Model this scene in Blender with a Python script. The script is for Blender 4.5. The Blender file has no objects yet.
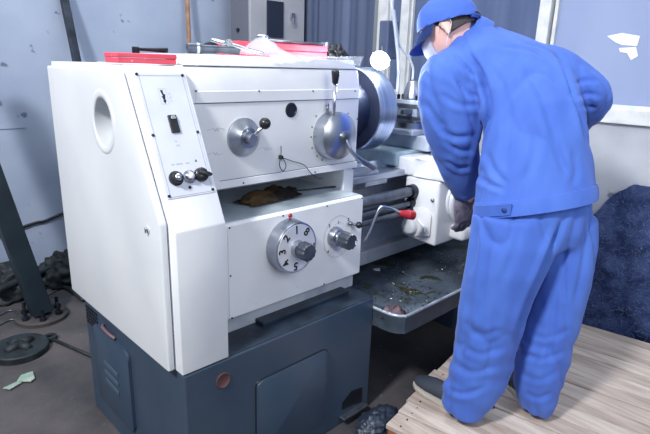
import bpy, bmesh, math, random
from mathutils import Vector, Matrix, noise
random.seed(7)
V = Vector
C = bpy.context.scene.collection
sc = bpy.context.scene

# ------------------------------------------------------------------ camera
CAM = V((-0.66699, -1.25, 1.41773))
RT = V((0.71828842, -0.69509643, 0.03004492))      # image right
DN = V((-0.17291032, -0.2201752, -0.96001297))     # image down
FW = V((0.67391673, 0.68437113, -0.27833864))      # view direction
FPX = 526.0
cd = bpy.data.cameras.new('camera')
cam = bpy.data.objects.new('camera', cd); C.objects.link(cam)
cd.sensor_width = 36; cd.lens = FPX * 36 / 650; cd.clip_start = 0.02
cam.matrix_world = Matrix(((RT.x, -DN.x, -FW.x, CAM.x), (RT.y, -DN.y, -FW.y, CAM.y), (RT.z, -DN.z, -FW.z, CAM.z), (0, 0, 0, 1)))
sc.camera = cam
def ray(u, v): return RT * ((u - 325) / FPX) + DN * ((v - 217) / FPX) + FW
def at(u, v, d): return CAM + ray(u, v) * d
def on(u, v, ax, val):
    r = ray(u, v); return CAM + r * ((val - CAM[ax]) / r[ax])

# ------------------------------------------------------------------ materials
def lin(c): return tuple(((x / 255) / 12.92 if x / 255 <= .04045 else ((x / 255 + .055) / 1.055) ** 2.4) for x in c) + (1,)
def mat(name, col, rough=.5, metal=0, col2=None, scale=8, detail=6, lo=.4, hi=.65, bump=0, bscale=60, stretch=(1, 1, 1), alpha=1, emit=0, trans=0, spots=None, sscale=20, sthr=.68, coat=0, sheen=0):
    m = bpy.data.materials.new(name); m.use_nodes = True
    nt = m.node_tree; b = nt.nodes['Principled BSDF']
    b.inputs['Base Color'].default_value = lin(col); b.inputs['Roughness'].default_value = rough; b.inputs['Metallic'].default_value = metal
    b.inputs['Alpha'].default_value = alpha; b.inputs['Coat Weight'].default_value = coat; b.inputs['Sheen Weight'].default_value = sheen
    b.inputs['Transmission Weight'].default_value = trans
    if emit: b.inputs['Emission Color'].default_value = lin(col); b.inputs['Emission Strength'].default_value = emit
    tc = nt.nodes.new('ShaderNodeTexCoord'); mp = nt.nodes.new('ShaderNodeMapping'); mp.inputs['Scale'].default_value = stretch
    nt.links.new(tc.outputs['Object'], mp.inputs['Vector'])
    last = None
    def ramp(sc_, lo_, hi_, det):
        n = nt.nodes.new('ShaderNodeTexNoise'); n.inputs['Scale'].default_value = sc_; n.inputs['Detail'].default_value = det
        nt.links.new(mp.outputs[0], n.inputs['Vector'])
        r = nt.nodes.new('ShaderNodeMapRange'); r.inputs['From Min'].default_value = lo_; r.inputs['From Max'].default_value = hi_
        nt.links.new(n.outputs['Fac'], r.inputs['Value']); return r.outputs[0]
    if col2:
        mx = nt.nodes.new('ShaderNodeMix'); mx.data_type = 'RGBA'
        mx.inputs[6].default_value = lin(col); mx.inputs[7].default_value = lin(col2)
        nt.links.new(ramp(scale, lo, hi, detail), mx.inputs[0]); last = mx.outputs[2]
    if spots:
        mx = nt.nodes.new('ShaderNodeMix'); mx.data_type = 'RGBA'
        mx.inputs[6].default_value = lin(col); mx.inputs[7].default_value = lin(spots)
        if last: nt.links.new(last, mx.inputs[6])
        nt.links.new(ramp(sscale, sthr, sthr + .04, 3), mx.inputs[0]); last = mx.outputs[2]
    if last: nt.links.new(last, b.inputs['Base Color'])
    if bump:
        n = nt.nodes.new('ShaderNodeTexNoise'); n.inputs['Scale'].default_value = bscale; n.inputs['Detail'].default_value = 5
        nt.links.new(mp.outputs[0], n.inputs['Vector'])
        bp = nt.nodes.new('ShaderNodeBump'); bp.inputs['Strength'].default_value = bump; bp.inputs['Distance'].default_value = .01
        nt.links.new(n.outputs['Fac'], bp.inputs['Height']); nt.links.new(bp.outputs[0], b.inputs['Normal'])
    return m
M = {}
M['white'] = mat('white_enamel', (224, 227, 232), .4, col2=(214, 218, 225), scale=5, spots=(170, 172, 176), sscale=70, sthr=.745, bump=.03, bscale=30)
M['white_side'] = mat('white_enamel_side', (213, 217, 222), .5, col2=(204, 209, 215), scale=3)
M['plate'] = mat('brushed_plate', (204, 209, 224), .4, .0, col2=(196, 202, 218), scale=10)
M['blue_base'] = mat('slate_blue_enamel', (46, 64, 84), .42, col2=(58, 72, 90), scale=3.5, bump=.04, bscale=25, spots=(150, 165, 180), sscale=90, sthr=.78)
M['dark_base'] = mat('oily_dark_enamel', (24, 34, 46), .35, col2=(40, 54, 70), scale=9, bump=.1)
M['steel'] = mat('bright_steel', (182, 188, 198), .3, 1, col2=(152, 158, 170), scale=12, bump=.02)
M['chrome'] = mat('chrome', (222, 226, 232), .2, 1)
M['dull_steel'] = mat('dull_steel', (120, 128, 140), .4, .85, col2=(84, 92, 106), scale=14, bump=.08)
M['dark_steel'] = mat('blackened_steel', (52, 60, 72), .35, .7, col2=(30, 36, 46), scale=10, bump=.06)
M['chuck_back'] = mat('dark_chuck_steel', (34, 44, 70), .5, .3, col2=(22, 29, 50), scale=5, bump=.04)
M['chuck_rim'] = mat('turned_chuck_steel', (178, 192, 218), .3, 1, col2=(134, 150, 186), scale=2, stretch=(30, 1, 1))
M['rail'] = mat('oily_way_steel', (186, 194, 206), .35, .7, col2=(140, 150, 166), scale=9, bump=.05)
M['bed'] = mat('grey_bed_paint', (168, 178, 192), .5, col2=(134, 146, 162), scale=6, bump=.05)
M['bed_pale'] = mat('pale_bed_strip', (176, 184, 194), .5, col2=(150, 158, 170), scale=9)
M['black'] = mat('black_plastic', (26, 28, 34), .35)
M['knob'] = mat('dark_grey_knob', (48, 54, 66), .4, col2=(60, 68, 82), scale=30)
M['red'] = mat('red_plastic', (172, 40, 54), .35)
M['pinkred'] = mat('red_painted_tin', (222, 84, 104), .5, col2=(212, 66, 88), scale=8, spots=(236, 150, 162), sscale=40, sthr=.7)
M['darkred'] = mat('dark_red', (128, 40, 46), .5)
M['tray'] = mat('oily_tray', (46, 56, 68), .32, .2, col2=(108, 122, 138), scale=5, lo=.35, hi=.7, bump=.35, bscale=45, spots=(58, 62, 44), sscale=9, sthr=.56)
M['tray_rim'] = mat('worn_tray_rim', (176, 186, 198), .4, .4, col2=(136, 146, 160), scale=20)
M['tray_out'] = mat('tray_outside', (48, 58, 70), .45, col2=(66, 78, 92), scale=12)
M['swarf'] = mat('steel_chips', (64, 72, 74), .35, .8, col2=(110, 116, 110), scale=30)
M['floor'] = mat('stained_concrete', (86, 82, 84), .75, col2=(52, 52, 58), scale=3.5, detail=9, lo=.35, hi=.68, bump=.3, bscale=40, spots=(150, 150, 155), sscale=45, sthr=.73)
M['wall'] = mat('painted_wall', (146, 161, 188), .75, col2=(170, 183, 206), scale=2.2, lo=.3, hi=.7, bump=.12, bscale=12, spots=(104, 116, 140), sscale=11, sthr=.70)
M['plaster'] = mat('grey_plaster', (182, 186, 196), .8, col2=(152, 158, 170), scale=3, lo=.35, hi=.7, bump=.2, bscale=18, spots=(110, 116, 128), sscale=12, sthr=.69)
M['frame'] = mat('cream_window_frame', (208, 211, 213), .5, col2=(190, 195, 199), scale=14)
M['glass'] = mat('blue_grey_glass', (146, 160, 192), .5, 0, col2=(116, 132, 172), scale=1.2, stretch=(1, 1, .3), lo=.3, hi=.75)
M['glass_dark'] = mat('dark_blue_glass', (96, 110, 142), .2, 0, col2=(62, 76, 110), scale=2.2, stretch=(1, 3, .2), lo=.3, hi=.75)
M['curtain'] = mat('dark_blue_curtain', (64, 75, 102), .7, 0, col2=(86, 99, 130), scale=2.5, stretch=(1, 5, .1), lo=.35, hi=.7)
M['cab'] = mat('cream_cabinet', (168, 170, 178), .5, col2=(156, 160, 170), scale=4)
M['cab_side'] = mat('cabinet_side', (104, 108, 120), .55)
M['darkglass'] = mat('dark_window', (40, 48, 64), .2)
M['wood'] = mat('pale_board', (188, 176, 168), .8, col2=(150, 136, 128), scale=5, stretch=(9, .8, 9), detail=9, lo=.35, hi=.7, bump=.25, bscale=20, spots=(96, 78, 68), sscale=6, sthr=.72)
M['wood2'] = mat('paler_board', (200, 190, 182), .8, col2=(168, 155, 147), scale=5, stretch=(9, .8, 9), detail=9, lo=.35, hi=.7, bump=.25, bscale=20)
M['wood3'] = mat('brown_board', (174, 162, 156), .8, col2=(144, 130, 124), scale=5, stretch=(9, .8, 9), detail=9, bump=.25, bscale=20)
M['woodend'] = mat('orange_block', (150, 92, 62), .8, col2=(110, 66, 48), scale=12, bump=.3)
M['stick'] = mat('brown_stick', (160, 124, 100), .7, col2=(130, 96, 76), scale=20)
M['jacket'] = mat('blue_cotton', (70, 108, 196), .85, col2=(62, 99, 188), scale=5, bump=.25, bscale=7, stretch=(2.2, 2.2, .6), sheen=.1)
M['trouser'] = mat('blue_cotton_trousers', (68, 106, 192), .85, col2=(60, 96, 184), scale=5, bump=.25, bscale=7, stretch=(2.2, 2.2, .6), sheen=.1)
M['cap'] = mat('blue_cap_cotton', (60, 98, 190), .85, sheen=.1)
M['bill'] = mat('dark_blue_bill', (36, 62, 128), .8)
M['skin'] = mat('skin', (222, 176, 166), .5, col2=(232, 188, 178), scale=10)
M['hair'] = mat('black_hair', (62, 54, 62), .7, bump=.5, bscale=120)
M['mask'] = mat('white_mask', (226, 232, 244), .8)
M['glove'] = mat('grey_knit_glove', (112, 108, 126), .9, col2=(78, 74, 92), scale=45, bump=.4, bscale=120)
M['shoe'] = mat('grey_shoe_cloth', (52, 60, 74), .8, bump=.2, bscale=90)
M['sole'] = mat('off_white_sole', (178, 174, 166), .7)
M['rag'] = mat('oily_brown_rag', (104, 84, 52), .9, col2=(30, 26, 26), scale=12, lo=.40, hi=.56, bump=.4, bscale=40)
M['rag2'] = mat('pink_rag', (150, 130, 142), .9, col2=(62, 44, 62), scale=22, lo=.42, hi=.58, bump=.4, bscale=40)
M['film'] = mat('clear_film', (232, 236, 246), .15, alpha=.42, bump=.2, bscale=30)
M['film2'] = mat('clear_film_dense', (224, 230, 242), .2, alpha=.36, bump=.3, bscale=30)
M['bag'] = mat('dark_crumpled_plastic', (34, 44, 60), .4, col2=(56, 66, 84), scale=18, bump=.5, bscale=30)
M['swpile'] = mat('dark_swarf_heap', (30, 50, 96), .7, .1, col2=(50, 68, 112), scale=26, bump=.8, bscale=70)
M['curl'] = mat('blued_curl', (112, 132, 176), .4, .4)
M['lamp'] = mat('lamp_glow', (244, 248, 255), .4, emit=20)
M['hose'] = mat('pale_hose', (196, 204, 218), .35)
M['post'] = mat('dark_teal_paint', (20, 34, 44), .5, col2=(28, 44, 54), scale=6)
M['junk'] = mat('dark_scrap', (20, 28, 34), .6, col2=(36, 46, 52), scale=15, bump=.3)
M['rustrim'] = mat('rusty_flange', (70, 66, 66), .6, col2=(48, 48, 52), scale=12, bump=.3)
M['leaf'] = mat('pale_green_scrap', (130, 156, 142), .6, col2=(164, 178, 168), scale=15)
M['ink'] = mat('black_print', (20, 22, 28), .6)
M['faint'] = mat('faint_print', (176, 182, 198), .6)
M['post_steel'] = mat('pale_slide_steel', (186, 196, 210), .4, .3, col2=(150, 162, 180), scale=9)
M['jaw'] = mat('jaw_steel', (150, 160, 176), .3, 1)

# ------------------------------------------------------------------ object helpers
def rootof(o):
    while o.parent: o = o.parent
    return o
def tag(o, label=None, cat=None, group=None, kind=None):
    if label: o['label'] = label
    if cat: o['category'] = cat
    if group: o['group'] = group
    if kind: o['kind'] = kind
    return o
def empty(name, loc, label, cat, group=None):
    o = bpy.data.objects.new(name, None); C.objects.link(o); o.location = loc; o.empty_display_size = .05
    return tag(o, label, cat, group)
def emit(name, bm, m, parent=None, smooth=False, auto=None):
    """bm in world coordinates -> one mesh object"""
    if parent: org = V(rootof(parent).location)
    else:
        xs = [v.co.x for v in bm.verts]; ys = [v.co.y for v in bm.verts]; zs = [v.co.z for v in bm.verts]
        org = V(((min(xs) + max(xs)) / 2, (min(ys) + max(ys)) / 2, min(zs)))
    for v in bm.verts: v.co -= org
    bmesh.ops.recalc_face_normals(bm, faces=bm.faces[:])
    me = bpy.data.meshes.new(name)
    if auto is not None:
        for e in bm.edges:
            if len(e.link_faces) == 2: e.smooth = e.calc_face_angle(3) < math.radians(auto)
        smooth = True
    for f in bm.faces: f.smooth = smooth
    bm.to_mesh(me); bm.free()
    if isinstance(m, (list, tuple)):
        for k in m: me.materials.append(k)
    else: me.materials.append(m)
    o = bpy.data.objects.new(name, me); C.objects.link(o)
    if parent: o.parent = parent
    else: o.location = org
    return o
def BM(): return bmesh.new()
def box(bm, x0, x1, y0, y1, z0, z1, bev=0, seg=2):
    vs = [bm.verts.new((x, y, z)) for x in (x0, x1) for y in (y0, y1) for z in (z0, z1)]
    fs = [bm.faces.new([vs[i] for i in f]) for f in ((0, 1, 3, 2), (4, 6, 7, 5), (0, 4, 5, 1), (2, 3, 7, 6), (0, 2, 6, 4), (1, 5, 7, 3))]
    if bev:
        es = list({e for f in fs for e in f.edges})
        bmesh.ops.bevel(bm, geom=es, offset=bev, segments=seg, affect='EDGES', profile=.5)
    return bm
def prism(bm, pts, vec, bev=0, seg=2, bev_all=True):
    """closed polygon of 3D points extruded along vec"""
    vec = V(vec)
    a = [bm.verts.new(p) for p in pts]; b = [bm.verts.new(V(p) + vec) for p in pts]
    n = len(a); fs = [bm.faces.new(a), bm.faces.new(b[::-1])]
    for i in range(n): fs.append(bm.faces.new((a[i], b[i], b[(i + 1) % n], a[(i + 1) % n])))
    if bev:
        es = list({e for f in fs for e in f.edges})
        bmesh.ops.bevel(bm, geom=es, offset=bev, segments=seg, affect='EDGES', profile=.5)
    return bm
def basis(d):
    d = V(d).normalized(); up = V((0, 0, 1)) if abs(d.z) < .9 else V((1, 0, 0))
    a = d.cross(up).normalized(); b = a.cross(d).normalized(); return d, a, b
def lathe(bm, c, axis, prof, n=40, flute=0, nf=0):
    """prof: list of (offset along axis, radius)"""
    c = V(c); d, a, b = basis(axis); rings = []
    for t, r in prof:
        if r <= 1e-6: rings.append([bm.verts.new(c + d * t)]); continue
        ring = []
        for i in range(n):
            th = 2 * math.pi * i / n; rr = r * (1 + flute * math.cos(nf * th)) if flute else r
            ring.append(bm.verts.new(c + d * t + (a * math.cos(th) + b * math.sin(th)) * rr))
        rings.append(ring)
    for p, q in zip(rings, rings[1:]):
        if len(p) == 1 and len(q) == 1: continue
        for i in range(n):
            j = (i + 1) % n
            if len(p) == 1: bm.faces.new((p[0], q[i], q[j]))
            elif len(q) == 1: bm.faces.new((p[i], p[j], q[0]))
            else: bm.faces.new((p[i], p[j], q[j], q[i]))
    if len(rings[0]) > 1: bm.faces.new(rings[0][::-1])
    if len(rings[-1]) > 1: bm.faces.new(rings[-1])
    return bm
def loft(bm, rings, n=24, cap=True):
    """rings: (center, a vector, b vector)"""
    R = []
    for c, a, b in rings: R.append([bm.verts.new(c + a * math.cos(2 * math.pi * i / n) + b * math.sin(2 * math.pi * i / n)) for i in range(n)])
    for p, q in zip(R, R[1:]):
        for i in range(n): bm.faces.new((p[i], p[(i + 1) % n], q[(i + 1) % n], q[i]))
    if cap: bm.faces.new(R[0][::-1]); bm.faces.new(R[-1])
    return bm
def smooth_path(pts, k=6):
    out = []; P = [V(p) for p in pts]; P = [P[0] * 2 - P[1]] + P + [P[-1] * 2 - P[-2]]
    for i in range(1, len(P) - 2):
        for j in range(k):
            t = j / k; a, b, c, d = P[i - 1:i + 3]
            out.append(.5 * ((2 * b) + (c - a) * t + (2 * a - 5 * b + 4 * c - d) * t * t + (3 * b - a - 3 * c + d) * t ** 3))
    out.append(P[-2]); return out
def tube(bm, pts, r, n=10, k=6, sm=True, rend=None):
    """tube through pts; r a number or one radius per point"""
    rs = r if isinstance(r, (list, tuple)) else [r] * len(pts)
    if sm and len(pts) > 2:
        path = smooth_path(pts, k); m = len(path) - 1; rr = []
        for i in range(len(path)):
            s = i / m * (len(pts) - 1); a = min(int(s), len(pts) - 2); rr.append(rs[a] + (rs[a + 1] - rs[a]) * (s - a))
    else: path = [V(p) for p in pts]; rr = rs
    prev = None; rings = []
    for i, p in enumerate(path):
        t = (path[min(i + 1, len(path) - 1)] - path[max(i - 1, 0)]).normalized()
        if prev is None: _, a, _b = basis(t)
        else: a = (prev - t * prev.dot(t)).normalized()
        prev = a; rings.append((p, a * rr[i], t.cross(a) * rr[i]))
    return loft(bm, rings, n)
def ball(bm, c, r, n=16, sc=(1, 1, 1), rot=None):
    mt = Matrix.Translation(V(c)) @ (rot.to_4x4() if rot else Matrix()) @ Matrix.Diagonal((r * sc[0], r * sc[1], r * sc[2], 1))
    bmesh.ops.create_uvsphere(bm, u_segments=n * 2, v_segments=n, radius=1, matrix=mt); return bm
def bake(bm, voxel, iters=4, factor=.5):
    """union of overlapping closed shapes into one continuous surface"""
    bmesh.ops.recalc_face_normals(bm, faces=bm.faces[:])
    me = bpy.data.meshes.new('tmp'); bm.to_mesh(me); bm.free()
    o = bpy.data.objects.new('tmp', me); C.objects.link(o)
    r = o.modifiers.new('r', 'REMESH'); r.mode = 'VOXEL'; r.voxel_size = voxel
    s = o.modifiers.new('s', 'SMOOTH'); s.iterations = iters; s.factor = factor
    dg = bpy.context.evaluated_depsgraph_get(); dg.update()
    m2 = bpy.data.meshes.new_from_object(o.evaluated_get(dg))
    out = BM(); out.from_mesh(m2); bpy.data.objects.remove(o); bpy.data.meshes.remove(me); bpy.data.meshes.remove(m2)
    return out
def displace(bm, fn):
    bm.normal_update(); mv = [(v, v.normal * fn(v.co, v.normal)) for v in bm.verts]
    for v, d in mv: v.co += d
def text_bm(bm, s, c, size, xdir, ydir, depth=.0006):
    cu = bpy.data.curves.new('t', 'FONT'); cu.body = s; cu.size = size; cu.extrude = depth; cu.offset = size * .022; cu.align_x = 'CENTER'; cu.align_y = 'CENTER'
    o = bpy.data.objects.new('t', cu); C.objects.link(o); dg = bpy.context.evaluated_depsgraph_get(); dg.update()
    me = bpy.data.meshes.new_from_object(o.evaluated_get(dg)); xd = V(xdir).normalized(); yd = V(ydir).normalized(); zd = xd.cross(yd)
    mt = Matrix(((xd.x, yd.x, zd.x, c[0]), (xd.y, yd.y, zd.y, c[1]), (xd.z, yd.z, zd.z, c[2]), (0, 0, 0, 1)))
    me.transform(mt); bm.from_mesh(me); bpy.data.objects.remove(o); bpy.data.meshes.remove(me); return bm
def stroke(bm, pts, w, nrm, h=.0006):
    """flat printed line through points on a plane with normal nrm"""
    nrm = V(nrm).normalized()
    for a, b in zip(pts, pts[1:]):
        a = V(a); b = V(b); s = (b - a).normalized().cross(nrm) * w / 2
        prism(bm, [a + s, b + s, b - s, a - s], nrm * h)
    return bm
def struct(name, bm, m, smooth=False): o = emit(name, bm, m, None, smooth); o['kind'] = 'structure'; return o

# ================================================================== SETTING
XW, YW = 2.35, 2.42
struct('floor', box(BM(), -1.6, XW, -2.2, YW, -.06, 0), M['floor'])
struct('wall_back', box(BM(), -1.6, XW + .12, YW, YW + .12, 0, 3), M['wall'])
struct('trim_1', box(BM(), -1.6, .30, YW - .004, YW, 0.98, 0.983), mat('wall_seam', (120, 132, 156), .8))
struct('wall_right', box(BM(), XW, XW + .12, -2.2, YW, 0, 1.17), M['plaster'])
struct('trim_2', box(BM(), XW - .03, XW + .12, -2.2, 1.45, 1.17, 1.245, .004), M['frame'])
# window wall: frames and panes
def window(n, y0, y1, gm, fr=.02):
    f = struct('window_%d' % n, (lambda b: (box(b, XW + .01, XW + .06, y0, y0 + fr, 1.245, 3), box(b, XW + .01, XW + .06, y1 - fr, y1, 1.245, 3), box(b, XW + .01, XW + .06, y0, y1, 1.245, 1.262), b)[-1])(BM()), M['frame'])
    g = emit('pane', box(BM(), XW + .03, XW + .04, y0 + fr, y1 - fr, 1.262, 3), gm, f)
    return f
window(1, -2.2, .09, M['glass'], .018)
window(2, .165, 1.06, M['glass_dark'], .012)
window(3, 1.14, 1.24, M['glass_dark'], .01)
struct('trim_3', box(BM(), XW - .02, XW + .08, .10, .165, 1.245, 3, .004), M['frame'])
struct('trim_4', box(BM(), XW - .02, XW + .08, 1.06, 1.125, 1.245, 3, .004), M['frame'])
struct('trim_5', box(BM(), XW - .02, XW + .08, 1.24, 1.33, 1.245, 3, .004), M['frame'])
# curtain hanging at the far end of the window wall
b = BM(); N = 90; prev = None
for i in range(N + 1):
    y = 1.34 + (YW - .03 - 1.34) * i / N; x = XW - .05 + .012 * math.sin(i * .38) + .006 * math.sin(i * .9 + 1)
    a, c = b.verts.new((x, y, .02)), b.verts.new((x, y, 2.9))
    if prev: b.faces.new((prev[0], a, c, prev[1]))
    prev = (a, c)
o = emit('curtain', b, M['curtain'], smooth=True); tag(o, 'dark blue-grey curtain hanging in long folds behind the chuck', 'curtain')

# bright reflection in the right window, painted as thin pale polygons
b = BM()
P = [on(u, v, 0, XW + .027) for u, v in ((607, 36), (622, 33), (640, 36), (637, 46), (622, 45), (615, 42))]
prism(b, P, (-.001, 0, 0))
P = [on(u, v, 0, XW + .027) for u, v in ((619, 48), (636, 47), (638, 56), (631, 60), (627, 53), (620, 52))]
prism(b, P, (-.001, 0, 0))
o = emit('window_sticker', b, M['mask']); tag(o, 'pale polygons painted as a bright reflection on the right-hand window pane', 'sticker')  # the sticker category here holds a painted bright reflection

# cream cabinet
cb = empty('electrical_cabinet', (2.0, 2.2, 0), 'grey cream metal cabinet with dark window and small latch against the back wall', 'cabinet')
p0 = on(250, 20, 1, 2.0).x; p1 = on(304, 20, 1, 2.0).x; ps = on(232, 20, 1, 2.0).x
emit('cabinet_body', box(BM(), p0, p1, 2.02, 2.24, 0.0, 2.3, .004), M['cab_side'], cb)
dr = emit('door', box(BM(), p0, p1 + .0, 1.995, 2.02, .08, 2.28, .004), M['cab'], cb)
q0 = on(267, 3, 1, 1.99); q1 = on(283, 38, 1, 1.99)
emit('window_pane', box(BM(), q0.x, q1.x, 1.985, 1.996, q1.z, q0.z + .02), M['darkglass'], dr)
q = on(293, 15, 1, 1.98)
b = BM(); box(b, q.x - .022, q.x + .022, 1.975, 1.996, q.z - .02, q.z + .015, .004); box(b, q.x - .006, q.x + .008, 1.965, 1.98, q.z - .07, q.z - .02, .003)
emit('latch', b, M['chrome'], dr)
q = on(238.5, 30, 0, p0); emit('lock', lathe(BM(), (p0, q.y, q.z), (-1, 0, 0), [(0, .014), (.012, .014), (.014, .01)]), M['black'], cb)

# wooden stick and dark bar leaning on the back wall
a = on(190, 66, 1, 2.3); c = on(186, -30, 1, 2.37)
o = emit('wooden_stick', tube(BM(), [V((a.x + .04, 2.1, 0)), a, c], .016, sm=False), M['stick'], smooth=True); tag(o, 'thin brown wooden stick leaning upright on the back wall', 'stick')
a = on(77, 62, 1, 2.25); c = on(62, -12, 1, 2.38)
dd = (c - a).normalized(); e = a - dd * (a.z / dd.z) * .995
b = BM(); s = V((.022, 0, 0)); t = V((0, .02, 0)); prism(b, [e - s - t, e + s - t, e + s + t, e - s + t], c - e, .003)
o = emit('steel_bar', b, M['dark_steel']); tag(o, 'dark flat steel bar leaning against the pale back wall', 'bar')
# cable on the wall
a = on(20, 228, 1, YW - .01); c = on(66, 212, 1, YW - .01)
o = emit('wall_cable', tube(BM(), [a + V((-.9, 0, -.2)), a, (a + c) / 2 + V((0, 0, -.01)), c, c + V((.9, 0, .25))], .009), M['black'], smooth=True); tag(o, 'black cable running low along the back wall', 'cable')

# ================================================================== LATHE
L = empty('metal_lathe', (.43, .4, 0), 'white metal lathe with slate blue base, dials and large steel chuck', 'lathe')
# stand
b = BM(); prism(b, [V((0, 0, 0)), V((.857, 0, 0)), V((.857, .78, 0)), V((0, .78, 0))], (0, 0, .519), .006)
stand = emit('base_cabinet', b, M['blue_base'], L)
emit('top_ledge', box(BM(), .16, .855, .004, .4, .5185, .5215), M['dark_base'], stand)
emit('ledge_plate', box(BM(), .36, .80, .085, .2, .5215, .537, .003), M['dark_base'], stand)
def rrect(x0, x1, z0, z1, r, y, n=6):
    o = []
    for cx, cz, a0 in ((x1 - r, z1 - r, 0), (x0 + r, z1 - r, 90), (x0 + r, z0 + r, 180), (x1 - r, z0 + r, 270)):
        for i in range(n + 1): a = math.radians(a0 + 90 * i / n); o.append(V((cx + r * math.cos(a), y, cz + r * math.sin(a))))
    return o
b = BM(); prism(b, rrect(.263, .596, .06, .384, .022, .001), (0, -.011, 0), .003, 2); emit('access_panel', b, M['blue_base'], stand, auto=40)
b = BM(); tube(b, [p + V((0, -.0005, 0)) for p in rrect(.260, .599, .057, .387, .024, .0)] , .0022, 6, sm=False); emit('panel_groove', b, M['black'], stand, smooth=True)
b = BM(); prism(b, [V((.001, p.x, p.z)) for p in rrect(.372, .685, .10, .432, .03, 0)], (-.013, 0, 0), .004, 2); vp = emit('vent_panel', b, M['blue_base'], stand, auto=40)
b = BM()
for z in (.30, .262, .224):
    prism(b, [V((-.012, .47, z - .010)), V((-.012, .59, z - .008)), V((-.012, .59, z + .010)), V((-.012, .47, z + .008))], (-.004, 0, 0), .0018)
emit('louvre', b, mat('pale_louvre', (66, 84, 102), .5), vp)
b = BM(); lathe(b, (.134, .001, .449), (0, -1, 0), [(0, .027), (.004, .027), (.005, .024), (.002, .02), (.0015, 0)]); emit('round_plug', b, mat('brown_plug', (84, 58, 60), .5), stand, auto=40)
b = BM()
for i in range(6):
    for j in range(5): box(b, -.003, .001, .655 + i * .02, .667 + i * .02, .40 + j * .016, .41 + j * .016)
emit('speaker_grille', b, M['black'], stand).name = 'vent_grille'
b = BM(); tube(b, [V((-.003, .595, .452)), V((-.014, .57, .455)), V((-.014, .52, .45)), V((-.003, .49, .438))], .0065); emit('pull_handle', b, mat('dull_pink_metal', (104, 82, 92), .5), stand, smooth=True)
# dark recess opening at the lower right of the stand
b = BM(); prism(b, [V((.695, -.0015, .066)), V((.815, -.0015, .046)), V((.815, -.0015, .118)), V((.745, -.0015, .13)), V((.695, -.0015, .10))], (0, .004, 0)); emit('drain_opening', b, M['black'], stand)
b = BM(); box(b, .68, .83, -.03, 0.001, .03, .042, .004); emit('drain_lip', b, M['dull_steel'], stand)

# end cover (side door) with sight port
k = .463
def prof(x, y_off=0.036, back=.82, zt=1.385, zb=.527):
    return [V((x, y_off, zb)), V((x, y_off, .985)), V((x, .238, zt)), V((x, back, zt)), V((x, back, zb))]
def cut(b, cutter):
    obs = []
    for q in (b, cutter):
        bmesh.ops.recalc_face_normals(q, faces=q.faces[:]); me = bpy.data.meshes.new('t'); q.to_mesh(me); q.free(); o = bpy.data.objects.new('t', me); C.objects.link(o); obs.append(o)
    md = obs[0].modifiers.new('b', 'BOOLEAN'); md.operation = 'DIFFERENCE'; md.object = obs[1]; md.solver = 'EXACT'
    dg = bpy.context.evaluated_depsgraph_get(); dg.update(); me = bpy.data.meshes.new_from_object(obs[0].evaluated_get(dg)); out = BM(); out.from_mesh(me)
    for o in obs: bpy.data.objects.remove(o)
    return out
pc = on(103, 122, 0, -.03)
def portcyl(x0, x1, r=.064):
    q = lathe(BM(), V((x0, pc.y, pc.z)), (1, 0, 0), [(0, r), (x1 - x0, r)], 64)
    for v in q.verts: v.co.z = pc.z + (v.co.z - pc.z) * 1.12
    return q
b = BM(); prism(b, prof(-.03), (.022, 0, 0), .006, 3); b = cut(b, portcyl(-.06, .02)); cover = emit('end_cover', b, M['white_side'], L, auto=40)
b = BM()   # body behind the cover, slightly recessed
P = [V((-.007, .06, .523)), V((-.007, .06, .985)), V((-.007, .262, 1.382)), V((-.007, .262, 1.40)), V((-.007, .84, 1.40)), V((-.007, .84, .523))]
prism(b, P, (.16, 0, 0)); b = cut(b, portcyl(-.05, .055, .0641))
housing = emit('gear_housing', b, M['white'], L)
# sight port: ring with recessed bowl
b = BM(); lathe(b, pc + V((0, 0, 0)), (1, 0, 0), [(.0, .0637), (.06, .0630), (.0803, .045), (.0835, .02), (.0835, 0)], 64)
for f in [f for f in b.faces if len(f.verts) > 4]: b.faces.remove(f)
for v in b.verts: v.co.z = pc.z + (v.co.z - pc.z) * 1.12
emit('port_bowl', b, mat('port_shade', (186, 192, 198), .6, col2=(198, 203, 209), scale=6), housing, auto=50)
b = BM(); lathe(b, pc, (-1, 0, 0), [(-.004, .0635), (.001, .065), (.0025, .070), (.003, .078), (.0025, .084), (-.001, .088)], 64)
for f in [f for f in b.faces if len(f.verts) > 4]: b.faces.remove(f)
for v in b.verts: v.co.z = pc.z + (v.co.z - pc.z) * 1.12
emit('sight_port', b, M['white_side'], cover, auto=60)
q = on(148, 230, 0, -.03); b = BM(); lathe(b, q, (-1, 0, 0), [(-.002, .009), (.004, .009), (.006, .006), (.006, 0)], 20); box(b, q.x - .010, q.x - .003, q.y - .004, q.y + .003, q.z - .008, q.z + .008, .002)
emit('cover_latch', b, M['chrome'], cover, auto=40)

# control column (front slanted)
b = BM(); P = [V((-.004, 0, .522)), V((-.004, 0, .965)), V((-.004, .195, 1.386)), V((-.004, .25, 1.40)), V((-.004, .30, 1.40)), V((-.004, .30, .522))]
prism(b, P, (.162, 0, 0), .004, 2); col = emit('control_column', b, M['white'], L, auto=40)
sd = V((0, k, 1)).normalized(); sn = V((0, -1, k)).normalized(); s0 = V((0, 0, .965))
def sl(x, s, h=.0): return s0 + V((x, 0, 0)) + sd * s + sn * h
b = BM(); prism(b, [sl(-.001, .094, -.001), sl(.149, .094, -.001), sl(.149, .458, -.001), sl(-.001, .458, -.001)], sn * .003, .0008, 1); cp = emit('control_plate', b, M['plate'], col)
b = BM(); xs = ((.009, .099), (.141, .099), (.141, .449), (.009, .449), (.009, .099)); stroke(b, [sl(x, s, .002) for x, s in xs], .0012, sn); emit('plate_outline', b, mat('grey_line', (150, 156, 172), .5), col)
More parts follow.
